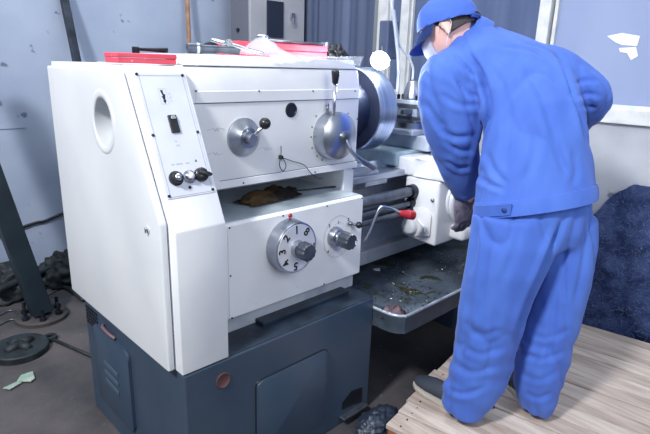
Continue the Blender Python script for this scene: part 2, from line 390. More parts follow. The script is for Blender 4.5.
for x, s in ((.004, .453), (.143, .450), (.005, .277), (.144, .277), (.005, .103), (.143, .103), (.073, .119)):
    b = BM(); lathe(b, sl(x, s, .002), sn, [(0, .0045), (.0025, .004), (.003, 0)], 14); emit('screw', b, M['dark_steel'], col, smooth=True)
# switch with frame and lever
b = BM(); prism(b, [sl(.062, .279, .001), sl(.088, .279, .001), sl(.088, .331, .001), sl(.062, .331, .001)], sn * .006, .001, 1); sw = emit('breaker_switch', b, M['black'], col)
b = BM(); prism(b, [sl(.068, .318, .006), sl(.082, .318, .006), sl(.082, .327, .006), sl(.068, .327, .006)], sn * .006, .001, 1); emit('switch_toggle', b, M['chrome'], col)
# lightning symbol
b = BM(); stroke(b, [sl(x, s, .002) for x, s in ((.055, .365), (.078, .365), (.078, .41), (.055, .41), (.055, .365))], .0008, sn)
emit('symbol_frame', b, M['faint'], col)
b = BM(); prism(b, [sl(x, s, .0015) for x, s in ((.060, .406), (.065, .388), (.0605, .388), (.065, .375), (.061, .375), (.0675, .3655), (.073, .377), (.070, .377), (.0735, .394), (.069, .394), (.068, .406))], sn * .0006); emit('lightning_symbol', b, M['ink'], col)
b = BM()
stroke(b, [sl(x, s, .002) for x, s in ((.083, .372), (.09, .372), (.083, .384), (.09, .384), (.083, .396), (.09, .396))], .001, sn)
emit('faint_symbol', b, M['faint'], col)
for x, s, w in ((.065, .255, .006), (.066, .243, .01), (.036, .19, .008), (.050, .19, .02), (.08, .19, .012)): emit('faint_marking', stroke(BM(), [sl(x, s, .002), sl(x + w, s, .002)], .0035, sn), M['faint'], col)
b = BM(); prism(b, [sl(.110, .190, .0015), sl(.118, .190, .0015), sl(.114, .198, .0015)], sn * .0006); emit('warning_triangle', b, M['ink'], col)
def button(x, s, r, m, mc, h=.02, knobm=None):
    b = BM(); lathe(b, sl(x, s, .001), sn, [(0, r), (.006, r), (.008, r * .8), (h, r * .72), (h + .003, r * .5), (h + .003, 0)], 28); o = emit('push_button', b, m, col, auto=40)
    b = BM(); lathe(b, sl(x, s, h + .003), sn, [(0, r * .5), (.003, r * .48), (.004, 0)], 20); emit('button_cap', b, mc, col, smooth=True)
button(.038, .149, .021, M['black'], M['chrome'], .018)
button(.080, .149, .019, M['steel'], M['white'], .012)
b = BM(); lathe(b, sl(.117, .150, .001), sn, [(0, .021), (.012, .02), (.016, .016), (.02, 0)], 28); prism(b, [sl(.102, .150, .014), sl(.138, .138, .014), sl(.140, .146, .014), sl(.106, .164, .014)], sn * .018, .004); emit('rotary_knob', b, M['black'], col, auto=40)

# headstock
b = BM(); YH = .2
P = [V((.158, YH, 1.012)), V((.158, YH, 1.33)), V((.158, YH + .012, 1.402)), V((.158, .86, 1.402)), V((.158, .86, .92)), V((.158, .50, .92)), V((.158, .50, 1.0))]
prism(b, P, (.772, 0, 0), .005, 2); head = emit('headstock', b, M['white'], L, auto=40)
b = BM(); P = [V((.215, YH + .012, 1.403)), V((.215, YH + .03, 1.437)), V((.215, .84, 1.437)), V((.215, .86, 1.403))]; prism(b, P, (.708, 0, 0), .004, 2); emit('headstock_lid', b, M['white'], head, auto=40)
b = BM(); box(b, .19, .925, YH - .004, YH + .002, 1.292, 1.328, .0015, 1); emit('cover_strip', b, M['white'], head)
b = BM(); box(b, .24, .935, YH - .004, YH + .002, 1.012, 1.038, .0015, 1); emit('lower_strip', b, M['white'], head)
b = BM(); box(b, .159, .93, YH - .0008, YH + .001, 1.2895, 1.2918); box(b, .27, .93, YH - .0008, YH + .001, 1.0382, 1.0400); box(b, .159, .93, YH + .011, YH + .013, 1.4005, 1.4025); emit('panel_seam', b, M['dull_steel'], head)
for u, v in ((196, 91), (259, 91), (313, 91), (355, 91), (243.5, 183), (315, 172), (353, 168.5), (197, 133)):
    q = on(u, v, 1, YH - .004); b = BM(); lathe(b, q, (0, -1, 0), [(0, .0032), (.0018, .0028), (.002, 0)], 12); emit('screw', b, M['dark_steel'], head, smooth=True)
q = on(291, 110, 1, YH); b = BM(); lathe(b, q + V((0, .001, 0)), (0, -1, 0), [(0, .026), (.004, .026), (.005, .021), (.003, .02), (.003, 0)], 32); emit('oil_sight_glass', b, M['black'], head, auto=40)
# dial 1
c1 = on(243, 137, 1, YH); b = BM(); lathe(b, c1, (0, -1, 0), [(0, .064), (.008, .064), (.012, .060), (.03, .036), (.034, .034), (.034, .02), (.058, .018), (.06, .016), (.06, 0)], 48)
d1 = emit('speed_selector_dial', b, M['steel'], L, auto=30)
h1 = c1 + V((0, -.048, 0)); q = on(265, 123.5, 1, YH - .075)
b = BM(); tube(b, [h1, q], .0065, sm=False); emit('selector_lever', b, M['chrome'], d1, smooth=True)
b = BM(); ball(b, q, .019); emit('lever_ball', b, M['black'], d1, smooth=True)
# dial 2
c2 = on(341, 136.5, 1, .14); b = BM(); c2b = V((c2.x, YH, c2.z)); lathe(b, c2b, (0, -1, 0), [(0, .090), (.05, .090), (.056, .088), (.058, .085), (.070, .055), (.076, .022), (.082, .022), (.084, .02), (.084, 0)], 56)
d2 = emit('spindle_speed_dial', b, M['steel'], L, auto=30)
b = BM(); lathe(b, c2b + V((0, -.0795, 0)), (0, -1, 0), [(0, .0215), (.0065, .02), (.007, 0)], 28); emit('hub_cap', b, M['dull_steel'], d2, smooth=True)
q = on(333.5, 113, 1, .15); q2 = on(335, 84, 1, .15); q3 = on(336, 70, 1, .15)
b = BM(); tube(b, [q + V((0, 0, -.03)), q2], .0075, sm=False); emit('shift_lever', b, M['chrome'], d2, smooth=True)
b = BM(); dd = q3 - q2; lathe(b, q2, dd, [(0, .008), (.005, .011), (dd.length - .008, .016), (dd.length - .002, .015), (dd.length, 0)], 24); emit('lever_grip', b, M['black'], d2, smooth=True)
q = on(327.5, 113, 1, .19); q2 = on(327.5, 105, 1, .19); b = BM(); tube(b, [q, q2], .005, sm=False); ball(b, q2, .007, 8); emit('index_pin', b, M['dull_steel'], d2, smooth=True)
h2 = c2b + V((0, -.08, 0)); qa = on(352, 152, 1, .105); qb = on(362, 161, 1, .10); qc = on(374, 167.5, 1, .095)
b = BM(); tube(b, [h2 + V((.005, 0, -.01)), qa, qb, qc], [.007, .008, .010, .0115]); emit('bent_lever', b, M['steel'], d2, smooth=True)
b = BM()
for u, v in ((316, 116), (312, 127), (311, 137), (312, 148), (317, 156), (322, 160), (348, 113.5), (357, 119)):
    q = on(u, v, 1, YH - .0005); emit('dial_marking', lathe(BM(), q, (0, -1, 0), [(0, .003), (.001, .003), (.001, 0)], 8), M['ink'], head)
b = BM()
def zig(u, v, du, n):
    b = BM()
    pts = [on(u - 7, v + .5, 1, YH)] + [on(u + i * 1.3, v + (1.6 if i % 2 else -1.6) - i * .15, 1, YH) for i in range(n)] + [on(u + n * 1.3 + du, v - .8, 1, YH)]
    emit('faint_engraving', stroke(b, [p + V((0, -.0003, 0)) for p in pts], .0012, (0, -1, 0)), M['faint'], head)
zig(214, 130, 4, 5); zig(214, 154, 4, 4); zig(264, 149, 3, 4)
# hook and string
q = on(280, 157, 1, YH); b = BM(); lathe(b, q, (0, -1, 0), [(0, .008), (.012, .007), (.014, 0)], 14); hk = emit('string_peg', b, M['black'], L, smooth=True)
f_ = lambda u, v, y=.185: on(u, v, 1, y)
b = BM(); tube(b, [f_(281, 146), f_(281, 155), f_(279.5, 165), f_(283, 171), f_(286, 166), f_(283, 158)], .0016, 6); tube(b, [f_(283, 158), f_(292, 161), f_(304, 165), f_(310, 172), f_(317, 178, .175), f_(323, 178, .17)], .0016, 6); emit('string', b, M['black'], hk, smooth=True)

# feed gearbox
b = BM(); X0, X1, YG = .205, .887, .11
P = [V((X0, YG, .580)), V((X1, YG, .580)), V((X1, YG, .918)), V((X0, YG, .918))]
prism(b, P, (0, .42, 0), .008, 3); gb = emit('feed_gearbox', b, M['white'], L, auto=40)
emit('gearbox_foot', box(BM(), X0, X1 - .015, YG + .022, .52, .519, .582, .004), M['bed_pale'], gb)
b = BM(); box(b, .235, .882, YG - .003, YG + .002, .586, .912, .0015, 1); fp = emit('front_plate', b, M['white'], gb)
b = BM(); box(b, .225, .875, .125, .49, .918, .921); emit('shelf_top', b, mat('oily_shelf', (176, 188, 196), .35, col2=(120, 134, 146), scale=6, lo=.35, hi=.7), gb)
b = BM(); box(b, .872, .93, .21, .86, .58, 1.011, .003); emit('headstock_foot', b, M['white'], head)
for u, v in ((229.5, 228), (362, 198), (230.5, 276), (232, 318), (360, 270), (324, 284), (283, 215.8), (327, 206)):
    q = on(u, v, 1, YG - .003); b = BM(); lathe(b, q, (0, -1, 0), [(0, .0034), (.0018, .003), (.002, 0)], 12); emit('screw', b, M['dark_steel'], gb, smooth=True)
q = on(290, 215.5, 1, YG - .003); b = BM(); lathe(b, q, (0, -1, 0), [(0, .0085), (.003, .008), (.004, 0)], 16); emit('red_indicator', b, M['red'], gb, smooth=True)
# numbered dial
c3 = on(297, 248, 1, .055); b = BM(); c3b = V((c3.x, YG, c3.z)); lathe(b, c3b, (0, -1, 0), [(0, .094), (.003, .096), (.05, .093), (.055, .091), (.055, 0)], 56)
d3 = emit('numbered_dial', b, M['steel'], L, auto=30)
b = BM(); lathe(b, c3b + V((0, -.0548, 0)), (0, -1, 0), [(0, .086), (.0012, .0855), (.0012, 0)], 56); emit('dial_face', b, mat('pale_dial_face', (208, 212, 222), .4, .3), d3)
ang = {'1': 93, '8': 50, '2': 137, '3': 180, '4': 222, '5': 265, '6': 310, '7': 355}
for s, a in ang.items():
    a = math.radians(a); er = V((math.cos(a), 0, math.sin(a))); b = BM()
    text_bm(b, s, c3b + V((0, -.0565, 0)) + er * .066, .041, (math.sin(a), 0, -math.cos(a)), er); emit('numeral', b, M['ink'], d3)
b = BM(); lathe(b, c3b + V((0, -.055, 0)), (0, -1, 0), [(0, .030), (.02, .028), (.022, .024), (.03, .024), (.03, 0)], 36); emit('dial_hub', b, M['steel'], d3, auto=30)
b = BM(); lathe(b, c3b + V((0, -.080, 0)), (0, -1, 0), [(0, .026), (.004, .031), (.036, .031), (.042, .028), (.042, 0)], 64, .05, 10); emit('fluted_knob', b, M['knob'], d3, auto=50)
# second knob
c4 = on(338, 236.5, 1, YG - .003)
b = BM(); pts = [c4 + V((.078 * math.cos(a * .1257), -.0004, .084 * math.sin(a * .1257))) for a in range(51)]; stroke(b, pts, .0012, (0, -1, 0), .0004)
pts = [c4 + V((.05 * math.cos(a * .1257), -.0004, .056 * math.sin(a * .1257))) for a in range(8, 51)]; stroke(b, pts, .0009, (0, -1, 0), .0004); emit('dial_ring_marking', b, mat('grey_ring', (150, 154, 164), .5), gb)
for s, u, v in (('1', 338.5, 222.5), ('2', 348.5, 219.5), ('3', 329.5, 226), ('4', 328, 252)):
    b = BM(); text_bm(b, s, on(u, v, 1, YG - .0035), .016, (1, 0, 0), (0, 0, 1)); emit('ring_numeral', b, M['ink'], gb)
c4b = V((c4.x - .02, YG, c4.z + .005)); b = BM(); lathe(b, c4b, (0, -1, 0), [(0, .040), (.012, .040), (.03, .034), (.033, .026), (.05, .026), (.05, 0)], 40); d4 = emit('feed_selector', b, M['steel'], L, auto=30)
b = BM(); lathe(b, c4b + V((0, -.045, 0)), (0, -1, 0), [(0, .026), (.004, .031), (.045, .031), (.052, .028), (.052, 0)], 64, .05, 10); emit('fluted_knob', b, M['knob'], d4, auto=50)
q = c4b + V((.012, -.102, -.006)); b = BM(); box(b, q.x + .006, q.x + .012, q.y + .004, q.y + .009, q.z - .008, q.z + .008); emit('white_pointer', b, M['mask'], d4)
q = on(359, 225, 1, .075); b = BM(); tube(b, [on(348, 224, 1, YG), on(353, 224.5, 1, .085), q], .004, sm=False); ball(b, on(350.5, 223.5, 1, .09), .009, 8); emit('small_lever', b, M['dull_steel'], gb, smooth=True)
b = BM(); ball(b, q, .0135); emit('lever_ball', b, M['black'], gb, smooth=True)

# chuck
cc = V((0, .437, 1.222)); b = BM()
lathe(b, V((.925, cc.y, cc.z)), (1, 0, 0), [(0, .11), (.12, .11), (.12, .12), (.20, .13), (.203, .183), (.208, .188)], 72); emit('spindle_nose', b, M['chuck_back'], L, auto=30)
b = BM(); lathe(b, V((1.128, cc.y, cc.z)), (1, 0, 0), [(0, .11), (0, .184), (.005, .189), (.112, .191), (.118, .187), (.118, .09), (.135, .085), (.135, 0)], 96); ck = emit('chuck', b, [M['chuck_rim'], M['chuck_back']], L, auto=30)
for f in ck.data.polygons:
    if abs(f.normal.x) > .9: f.material_index = 1
for i in range(4):
    a = math.radians(20 + 90 * i); e = V((0, math.cos(a), math.sin(a))); t = V((0, -math.sin(a), math.cos(a))); c = V((1.246, cc.y, cc.z))
    b = BM(); prism(b, [c + e * .05 - t * .018, c + e * .15 - t * .018, c + e * .15 + t * .018, c + e * .05 + t * .018], (.03, 0, 0), .003)
    prism(b, [c + V((.03, 0, 0)) + e * .05 - t * .018, c + V((.03, 0, 0)) + e * .10 - t * .018, c + V((.03, 0, 0)) + e * .10 + t * .018, c + V((.03, 0, 0)) + e * .05 + t * .018], (.022, 0, 0), .003); emit('chuck_jaw', b, M['jaw'], ck)

# bed
b = BM(); P = [V((.93, .40, .47)), V((.93, .30, .50)), V((.93, .345, .56)), V((.93, .36, .86)), V((.93, .32, .885)), V((.93, .32, .94)), V((.93, .36, .955)), V((.93, .62, .955)), V((.93, .66, .94)), V((.93, .66, .47))]
prism(b, P, (1.25, 0, 0)); bed = emit('bed', b, M['bed'], L)
b = BM(); box(b, .90, 2.17, .235, .335, .925, .955, .004); emit('front_way', b, M['rail'], bed)
b = BM(); prism(b, [V((.935, .33, .955)), V((.935, .36, .985)), V((.935, .39, .955))], (1.22, 0, 0)); prism(b, [V((.935, .56, .955)), V((.935, .56, .975)), V((.935, .63, .975)), V((.935, .63, .955))], (1.22, 0, 0)); emit('vee_way', b, M['chrome'], bed)
b = BM(); box(b, .93, 1.13, .24, .34, .955, .972, .004); box(b, 1.05, 1.2, .245, .33, .90, .926, .004); emit('gap_bridge', b, M['rail'], bed)
b = BM(); box(b, .89, 2.17, .30, .36, .50, .565, .006); emit('bed_foot_strip', b, M['bed_pale'], bed)
for nm, v0, v1, r in (('lead_screw', 202, 192.5, .024), ('feed_rod', 213.5, 204.5, .016), ('control_rod', 222, 212, .016)):
    a = on(366, v0, 1, .19); c = on(405, v1, 1, .19); z = (a.z + c.z) / 2
    b = BM(); lathe(b, V((.88, .19, z)), (1, 0, 0), [(0, r), (.48, r), (.482, r), (1.2, r)], 24); emit(nm, b, M['dull_steel'], L, auto=40)
    b = BM(); lathe(b, V((1.30, .19, z)), (1, 0, 0), [(0, r * .9), (.0, r * 1.35), (.035, r * 1.4)], 24); emit('rod_collar', b, M['dark_steel'], L, auto=40)
# start lever with red grip
g = lambda u, v, y: on(u, v, 1, y)
b = BM(); tube(b, [g(364, 242, .15), g(371, 228, .14), g(379, 209, .13), g(384, 207, .12), g(394, 210, .10), g(403, 214, .09)], [.0065] * 6, 12); lv = emit('start_lever', b, M['chrome'], L, smooth=True)
a, c = g(399, 213, .095), g(414, 215.5, .07); dd = c - a; b = BM(); lathe(b, a, dd, [(0, .010), (.006, .013), (dd.length * .55, .018), (dd.length * .6, .0215), (dd.length - .004, .0205), (dd.length, .012), (dd.length, 0)], 24); emit('red_grip', b, M['red'], lv, auto=40)

# apron + saddle + handwheel
b = BM(); P = [V((1.33, .045, .615)), V((1.33, .045, .925)), V((1.33, .24, .925)), V((1.33, .24, .63))]
prism(b, P, (.42, 0, 0), .012, 3); ap = emit('apron', b, M['white'], L, auto=40)
b = BM(); P = [V((1.33, .07, .66)), V((1.33, .07, .76)), V((1.33, .10, .79)), V((1.33, .22, .78)), V((1.33, .225, .65)), V((1.33, .18, .635))]; prism(b, P, (-.012, 0, 0), .008, 2)
lathe(b, V((1.32, .18, .69)), (-1, 0, 0), [(0, .042), (.02, .04), (.03, .03), (.033, 0)], 28); tube(b, [V((1.315, .14, .73)), V((1.31, .10, .70)), V((1.315, .085, .665))], .006); emit('side_boss', b, M['white'], ap, auto=40)
b = BM(); lathe(b, on(433, 200, 0, 1.33), (-1, 0, 0), [(0, .008), (.01, .007), (.012, 0)], 14); emit('oil_nipple', b, M['steel'], ap, smooth=True)
b = BM(); P = [V((1.24, .24, .955)), V((1.24, .24, 1.02)), V((1.27, .18, 1.035)), V((1.33, -.0, 1.0)), V((1.75, -.0, 1.0)), V((1.75, -.0, .93)), V((1.33, -.0, .93)), V((1.27, .2, .94))]
b = BM(); base = [V((1.235, .26, .928)), V((1.262, .20, .928)), V((1.32, .18, .928)), V((1.325, .01, .928)), V((1.76, .01, .928)), V((1.76, .68, .960)), V((1.235, .68, .960))]
base = [V((p.x, p.y, .928)) for p in base[:5]] + [V((1.76, .30, .928)), V((1.235, .30, .928))]
base = [V((max(p.x, 1.31), p.y, p.z)) for p in base]; base[1].x = 1.32; base[2].x = 1.335
prism(b, base, (0, 0, .085), .012, 3); sd_ = emit('saddle', b, M['white'], L, auto=40)
b = BM(); box(b, 1.30, 1.74, .27, .66, .96, 1.03, .01, 2); emit('cross_slide_way', b, mat('pale_green_casting', (178, 200, 206), .35, col2=(146, 170, 180), scale=8), sd_)
hw = V((1.452, .015, .835)); b = BM(); lathe(b, hw + V((0, .035, 0)), (0, -1, 0), [(0, .05), (.03, .05), (.03, .03), (.075, .028), (.075, 0)], 40)
w = emit('carriage_handwheel', b, M['white'], L, auto=40)
b = BM(); rr = []
for i in range(57):
    a = i / 56 * 2 * math.pi; rr.append(hw + V((.105 * math.cos(a), -.03, .105 * math.sin(a))))
tube(b, rr, .0135, 12, sm=False); tube(b, [p + V((0, .028, 0)) + (hw - p) * .12 for p in rr], .009, 10, sm=False)
emit('wheel_rim', b, mat('polished_white_rim', (226, 230, 238), .2, .2), w, smooth=True)
for i in range(3):
    a = math.radians(35 + 120 * i); b = BM(); tube(b, [hw + V((0, -.02, 0)), hw + V((.1 * math.cos(a), -.03, .1 * math.sin(a)))], .011, sm=False); emit('wheel_spoke', b, M['white'], w, smooth=True)
b = BM(); P = [on(446, 226, 1, .0), on(470, 215, 1, .0), on(471, 232, 1, 0), on(440, 245, 1, 0)]
box(b, 1.45, 1.70, -.03, .06, .63, .70, .02, 3); emit('apron_foot', b, M['white'], ap, auto=40)
b = BM(); tube(b, [V((1.55, -.02, .72)), V((1.54, -.06, .70)), V((1.535, -.075, .65)), V((1.54, -.07, .60))], [.012, .014, .016, .015], 14); emit('apron_lever', b, M['white'], ap, smooth=True)

# cross slide, compound, tool post
def pst(u0, v0, u1, v1, y0, y1, name, m, bev=.004, xadd=.0):
    a = on(u0, v0, 1, y0); c = on(u1, v1, 1, y0); b = BM(); box(b, a.x, max(c.x, a.x + xadd), y0, y1, c.z, a.z, bev); return emit(name, b, m, tp)
ax = on(393, 133, 1, .42).x
tp = emit('compound_slide', box(BM(), 1.44, 1.72, .20, .50, 1.03, 1.10, .006), M['post_steel'], L)
emit('slide_plate', box(BM(), 1.40, 1.70, .27, .55, 1.10, 1.125, .004), M['post_steel'], tp)
emit('swivel_base', lathe(BM(), V((1.55, .38, 1.125)), (0, 0, 1), [(0, .12), (.03, .12), (.032, .11), (.032, 0)], 40), M['steel'], tp, auto=30)
tpo = emit('tool_post', box(BM(), 1.475, 1.615, .31, .45, 1.157, 1.262, .004), M['post_steel'], L)
for z in (1.178, 1.236): emit('post_plate', box(BM(), 1.465, 1.625, .30, .46, z - .01, z + .008, .002), M['dull_steel'], tpo)
for i in range(4):
    for j in range(2):
        b = BM(); lathe(b, V((1.485 + i * .037, .32 + j * .115, 1.262)), (0, 0, 1), [(0, .009), (.022, .009), (.024, .007), (.024, 0)], 6); emit('clamp_bolt', b, M['dark_steel'], tpo)
b = BM(); lathe(b, V((1.53, .38, 1.262)), (0, 0, 1), [(0, .052), (.01, .052), (.045, .044), (.083, .032), (.09, .026), (.092, 0)], 40); emit('post_cone_nut', b, M['steel'], tpo, auto=40)
emit('cutting_tool', box(BM(), 1.41, 1.50, .335, .36, 1.196, 1.22, .002), M['dull_steel'], tpo)

# chip tray
TZ = .44
b = BM()
x0, x1, y0, y1 = .80, 2.2, -.135, .80
path = [(.862, .03), (.862, -.05), (.868, -.095), (.892, -.126), (.94, -.135), (1.3, -.135), (2.2, -.135)]
sm = smooth_path([V((x, y, 0)) for x, y in path], 6)
prism(b, [V((p.x, p.y, TZ - .012)) for p in sm] + [V((2.2, .8, TZ - .012)), V((.862, .8, TZ - .012))], (0, 0, .012))
ct = emit('chip_tray', b, M['tray'], L)
b = BM()
def wallstrip(b, pts, th, z0, z1):
    n = len(pts); L_ = []
    for i, p in enumerate(pts):
        t = (pts[min(i + 1, n - 1)] - pts[max(i - 1, 0)]).normalized(); s = V((t.y, -t.x, 0)) * th
        L_.append([b.verts.new(V((q.x, q.y, z))) for q, z in ((p, z0), (p + s, z0), (p + s, z1), (p, z1))])
    for a, c in zip(L_, L_[1:]):
        for j in range(4): b.faces.new((a[j], a[(j + 1) % 4], c[(j + 1) % 4], c[j]))
    b.faces.new(L_[0]); b.faces.new(L_[-1][::-1])
wallstrip(b, sm, .004, TZ - .045, TZ + .028); emit('tray_wall', b, M['tray_out'], ct)
b = BM(); tube(b, [p + V((0, 0, TZ + .03)) for p in sm], .0065, 8, sm=False); emit('tray_rim', b, M['tray_rim'], ct, smooth=True)
# far stand (right base) under the bed
emit('tail_base_cabinet', box(BM(), 1.75, 2.15, .15, .72, 0, .43, .006), M['blue_base'], L)

# lamp
lc = on(380, 60, 1, .33)
b = BM(); ax_ = V((-.80, -.45, -.38)).normalized(); lathe(b, lc - ax_ * .05, ax_, [(-.02, .012), (0, .018), (.035, .036), (.055, .043), (.055, .039), (.03, .03)], 32); lp = emit('work_lamp', b, M['hose'], L, auto=40)
b = BM(); ball(b, lc, .034, 14, (1.35, 1.2, .8)); emit('bulb', b, M['lamp'], lp, smooth=True)
b = BM(); e = lc - ax_ * .06; tube(b, [e, e + V((.05, .05, .03)), e + V((.10, .12, -.1)), e + V((.11, .15, -.3)), V((e.x + .11, e.y + .16, 1.03))], .008); emit('lamp_arm', b, M['dull_steel'], lp, smooth=True)
# coolant hose & cable conduit
h = lambda u, v, y=.45: on(u, v, 1, y)
hs = emit('coolant_hose', tube(BM(), [h(391, -60), h(391.5, 0), h(394, 18), h(396.5, 40), h(398.5, 65), h(397.5, 96)], .0085, 10), M['hose'], L, smooth=True)
emit('branch_hose', tube(BM(), [h(394, 10), h(396.5, 28), h(400, 46), h(409, 58), h(413, 68), h(412.5, 80)], .006, 10), M['hose'], hs, smooth=True)
b = BM(); q = h(390, 34, .52); box(b, q.x - .05, q.x + .03, .49, .55, q.z - .12, q.z + .06, .006); emit('junction_box', b, M['curtain'], hs)

# loose chips on the tray
b = BM()
for i in range(1500):
    x = random.uniform(.87, 2.1); y = random.uniform(-.12, .33)
    n = noise.noise(V((x * 5, y * 5, 1)))
    if n < -.05 and random.random() < .8: continue
    r = random.uniform(.0015, .005) * (1.3 if n > .2 else 1); a = random.random() * 6.3
    c = V((x, y, TZ + .002)); p = [c + V((math.cos(a + t) * r * s, math.sin(a + t) * r * s, random.uniform(0, .005))) for t, s in ((0, 1.6), (2, .7), (4, 1))]
    vs = [b.verts.new(q) for q in p] + [b.verts.new(c + V((0, 0, random.uniform(.003, .008))))]
    for t in ((0, 1, 2), (0, 3, 1), (1, 3, 2), (2, 3, 0)): b.faces.new([vs[j] for j in t])
o = emit('metal_chips', b, M['swarf']); tag(o, 'fine metal chips strewn over the oily lathe tray', 'chips', kind='stuff')
for (u, v, s, lab) in ((383, 251, .014, 'small pale chip lying at the back of the tray'), (377, 270, .022, 'larger white flake lying at the left of the tray')):
    q = on(u, v, 2, TZ + .004); b = BM()
    prism(b, [q + V((math.cos(a) * s * r, math.sin(a) * s * r, 0)) for a, r in ((0, 1), (1.1, .6), (2.2, 1), (3.3, .7), (4.6, 1))], (0, 0, .005), .001, 1); o = emit('metal_flake', b, M['mask']); tag(o, lab, 'flake')

# ================================================================== LOOSE THINGS
def crumple(c, rx, ry, rz, m, name, seed=0, amp=.5, fr=3.0, n=40, rot=0):
    b = BM(); bmesh.ops.create_uvsphere(b, u_segments=n * 2, v_segments=n, radius=1)
    for v in b.verts:
        d = v.co.normalized(); k_ = 1 + amp * noise.ridged_multi_fractal(d * fr * .5 + V((seed, 0, 0)), .9, 2.1, 5, 1, 2) * .35 - amp * .4 + amp * .5 * noise.noise(d * fr + V((0, seed, 0)))
        x, y = d.x * rx * k_, d.y * ry * k_; z = max(d.z, -.25) * rz * k_
        v.co = V(c) + V((x * math.cos(rot) - y * math.sin(rot), x * math.sin(rot) + y * math.cos(rot), z))
    mz = min(v.co.z for v in b.verts)
    for v in b.verts: v.co.z += c[2] - mz
    return emit(name, b, m, smooth=True)
q = on(268, 200, 2, .925)
b = BM()
def cloth(c, w, d, h, seed, rot=0, fr=14, nx=60, ny=40):
    b = BM(); G = []
    for j in range(ny + 1):
        row = []
        for i in range(nx + 1):
            s = i / nx * 2 - 1; t = j / ny * 2 - 1
            edge = 1 + .22 * noise.noise(V((s * 1.7, t * 1.7, seed)))
            x = s * w * edge; y = t * d * edge * (1 - .3 * abs(s) ** 2)
            f = max(0, 1 - (abs(s) ** 2.5 + abs(t) ** 2.5))
            z = h * (f ** .5) * (.45 + .8 * abs(noise.noise(V((x * fr, y * fr * 1.4, seed + 3))))) + .22 * h * abs(noise.noise(V((x * fr * 3, y * fr * 3, seed)))) + .002
            row.append(b.verts.new(V(c) + V((x * math.cos(rot) - y * math.sin(rot), x * math.sin(rot) + y * math.cos(rot), z))))
        G.append(row)
    for j in range(ny):
        for i in range(nx): b.faces.new((G[j][i], G[j][i + 1], G[j + 1][i + 1], G[j + 1][i]))
    r = bmesh.ops.solidify(b, geom=b.faces[:], thickness=.004)
    return b
qa = on(268, 199, 2, .925)
o = emit('rag', cloth((qa.x + .01, qa.y + .0, .926), .135, .06, .05, 4.2, .1, fr=9), M['rag'], smooth=True); tag(o, 'crumpled oily brown and black rag on the gearbox shelf', 'rag')
qs = on(312, 189, 2, .925); qe = on(336, 186.5, 2, .925)
o = emit('thin_rod', tube(BM(), [on(292, 191, 2, .928), on(336, 186.5, 2, .928)], .003, sm=False), M['dark_steel'], smooth=True); tag(o, 'thin dark rod lying on the gearbox shelf beside the rag', 'rod')
q = on(394, 312, 2, .45)
o = emit('rag', cloth((.91, -.06, .4445), .05, .055, .045, 8.1, .5), M['rag2'], smooth=True); tag(o, 'small crumpled pinkish rag in the front corner of the chip tray', 'rag')

# red tin boxes
def redbox(u0, u1, v0, v1, y0, y1, rot, zb, lab):
    a = on(u0, v1, 1, y0); c = on(u1, v1, 1, y0); w = c.x - a.x; top = on((u0 + u1) / 2, v0, 1, y0).z
    r = empty('red_tin_box', (a.x, y0, zb), lab, 'box', 'red tin boxes')
    hh = top - zb
    def bb(x0, x1, yy0, yy1, z0, z1, bev):
        b = box(BM(), x0, x1, yy0, yy1, z0, z1, bev); bmesh.ops.rotate(b, verts=b.verts[:], cent=(0, 0, 0), matrix=Matrix.Rotation(rot, 3, 'Z'))
        for v in b.verts: v.co += V((a.x, y0, zb))
        return b
    emit('box_base', bb(0, w, 0, y1 - y0, 0, hh * .52, .002), M['pinkred'], r)
    emit('box_lid', bb(-.002, w + .002, -.002, y1 - y0 + .002, hh * .54, hh, .003), M['pinkred'], r)
    emit('box_hinge_tab', bb(w + .0022, w + .004, .01, (y1 - y0) * .8, 0, hh * .9, .001), M['darkred'], r)
    return r, top
r1, t1 = redbox(118.5, 176.5, 53.5, 65.2, .26, .35, 0, 1.4045, 'flat red tin box lying on the white end housing under a black wrench')
r2, t2 = redbox(238, 327, 43.5, 55, .55, .70, 0, 1.438, 'flat red tin box under a silver spanner and behind clear film on the headstock lid')
del r1['group'], r2['group']
# wrench on the left box
def spanner(a, c, r, m, name, lab, cat='wrench', endr=None, flat=None):
    o = empty(name, a, lab, cat)
    emit('shaft', tube(BM(), [a, c], r, 12, sm=False), m, o, smooth=True); return o
a = on(137, 49, 1, .32); c = on(167, 52, 1, .32); a.z = c.z = t1 + .012
w1 = empty('socket_wrench', a, 'black socket wrench lying on the left red box', 'wrench')
b = BM(); tube(b, [a, a.lerp(c, .45), c], [.0045, .0055, .008], 12); emit('handle', b, M['dark_steel'], w1, smooth=True)
b = BM(); lathe(b, a + V((-.004, 0, -.012)), (0, 0, 1), [(0, .011), (.017, .011), (.019, .008), (.019, 0)], 24); emit('socket_head', b, M['dark_steel'], w1)
# dark cylinder bar, T key, long wrench on the headstock lid
zl = 1.438
a = on(186, 50, 1, .40); c = on(239, 54, 1, .34); a.z = c.z = zl + .019
w2 = empty('boring_bar', a, 'thick dark steel bar with bright collar lying on the headstock lid', 'tool')
dd = c - a; b = BM(); lathe(b, a, dd, [(0, .012), (.004, .017), (.05, .017), (.052, .013), (dd.length - .06, .013), (dd.length, .016), (dd.length, 0)], 24); emit('bar_shaft', b, M['dull_steel'], w2, auto=40)
b = BM(); lathe(b, a + dd.normalized() * .035, dd, [(0, .0185), (.008, .0185)], 24); emit('bar_collar', b, M['chrome'], w2)
a = on(199, 48, 1, .46); c = on(222, 49, 1, .44); a.z = c.z = zl + .016
o = emit('steel_scrap_bar', tube(BM(), [a, a.lerp(c, .5) + V((0, 0, .022)), c], .009, 10), M['dark_steel'], smooth=True); o.name = 'bent_bar'; tag(o, 'short bent dark bar lying behind the thick steel bar', 'bar')
cl = on(228.5, 44, 1, .36)
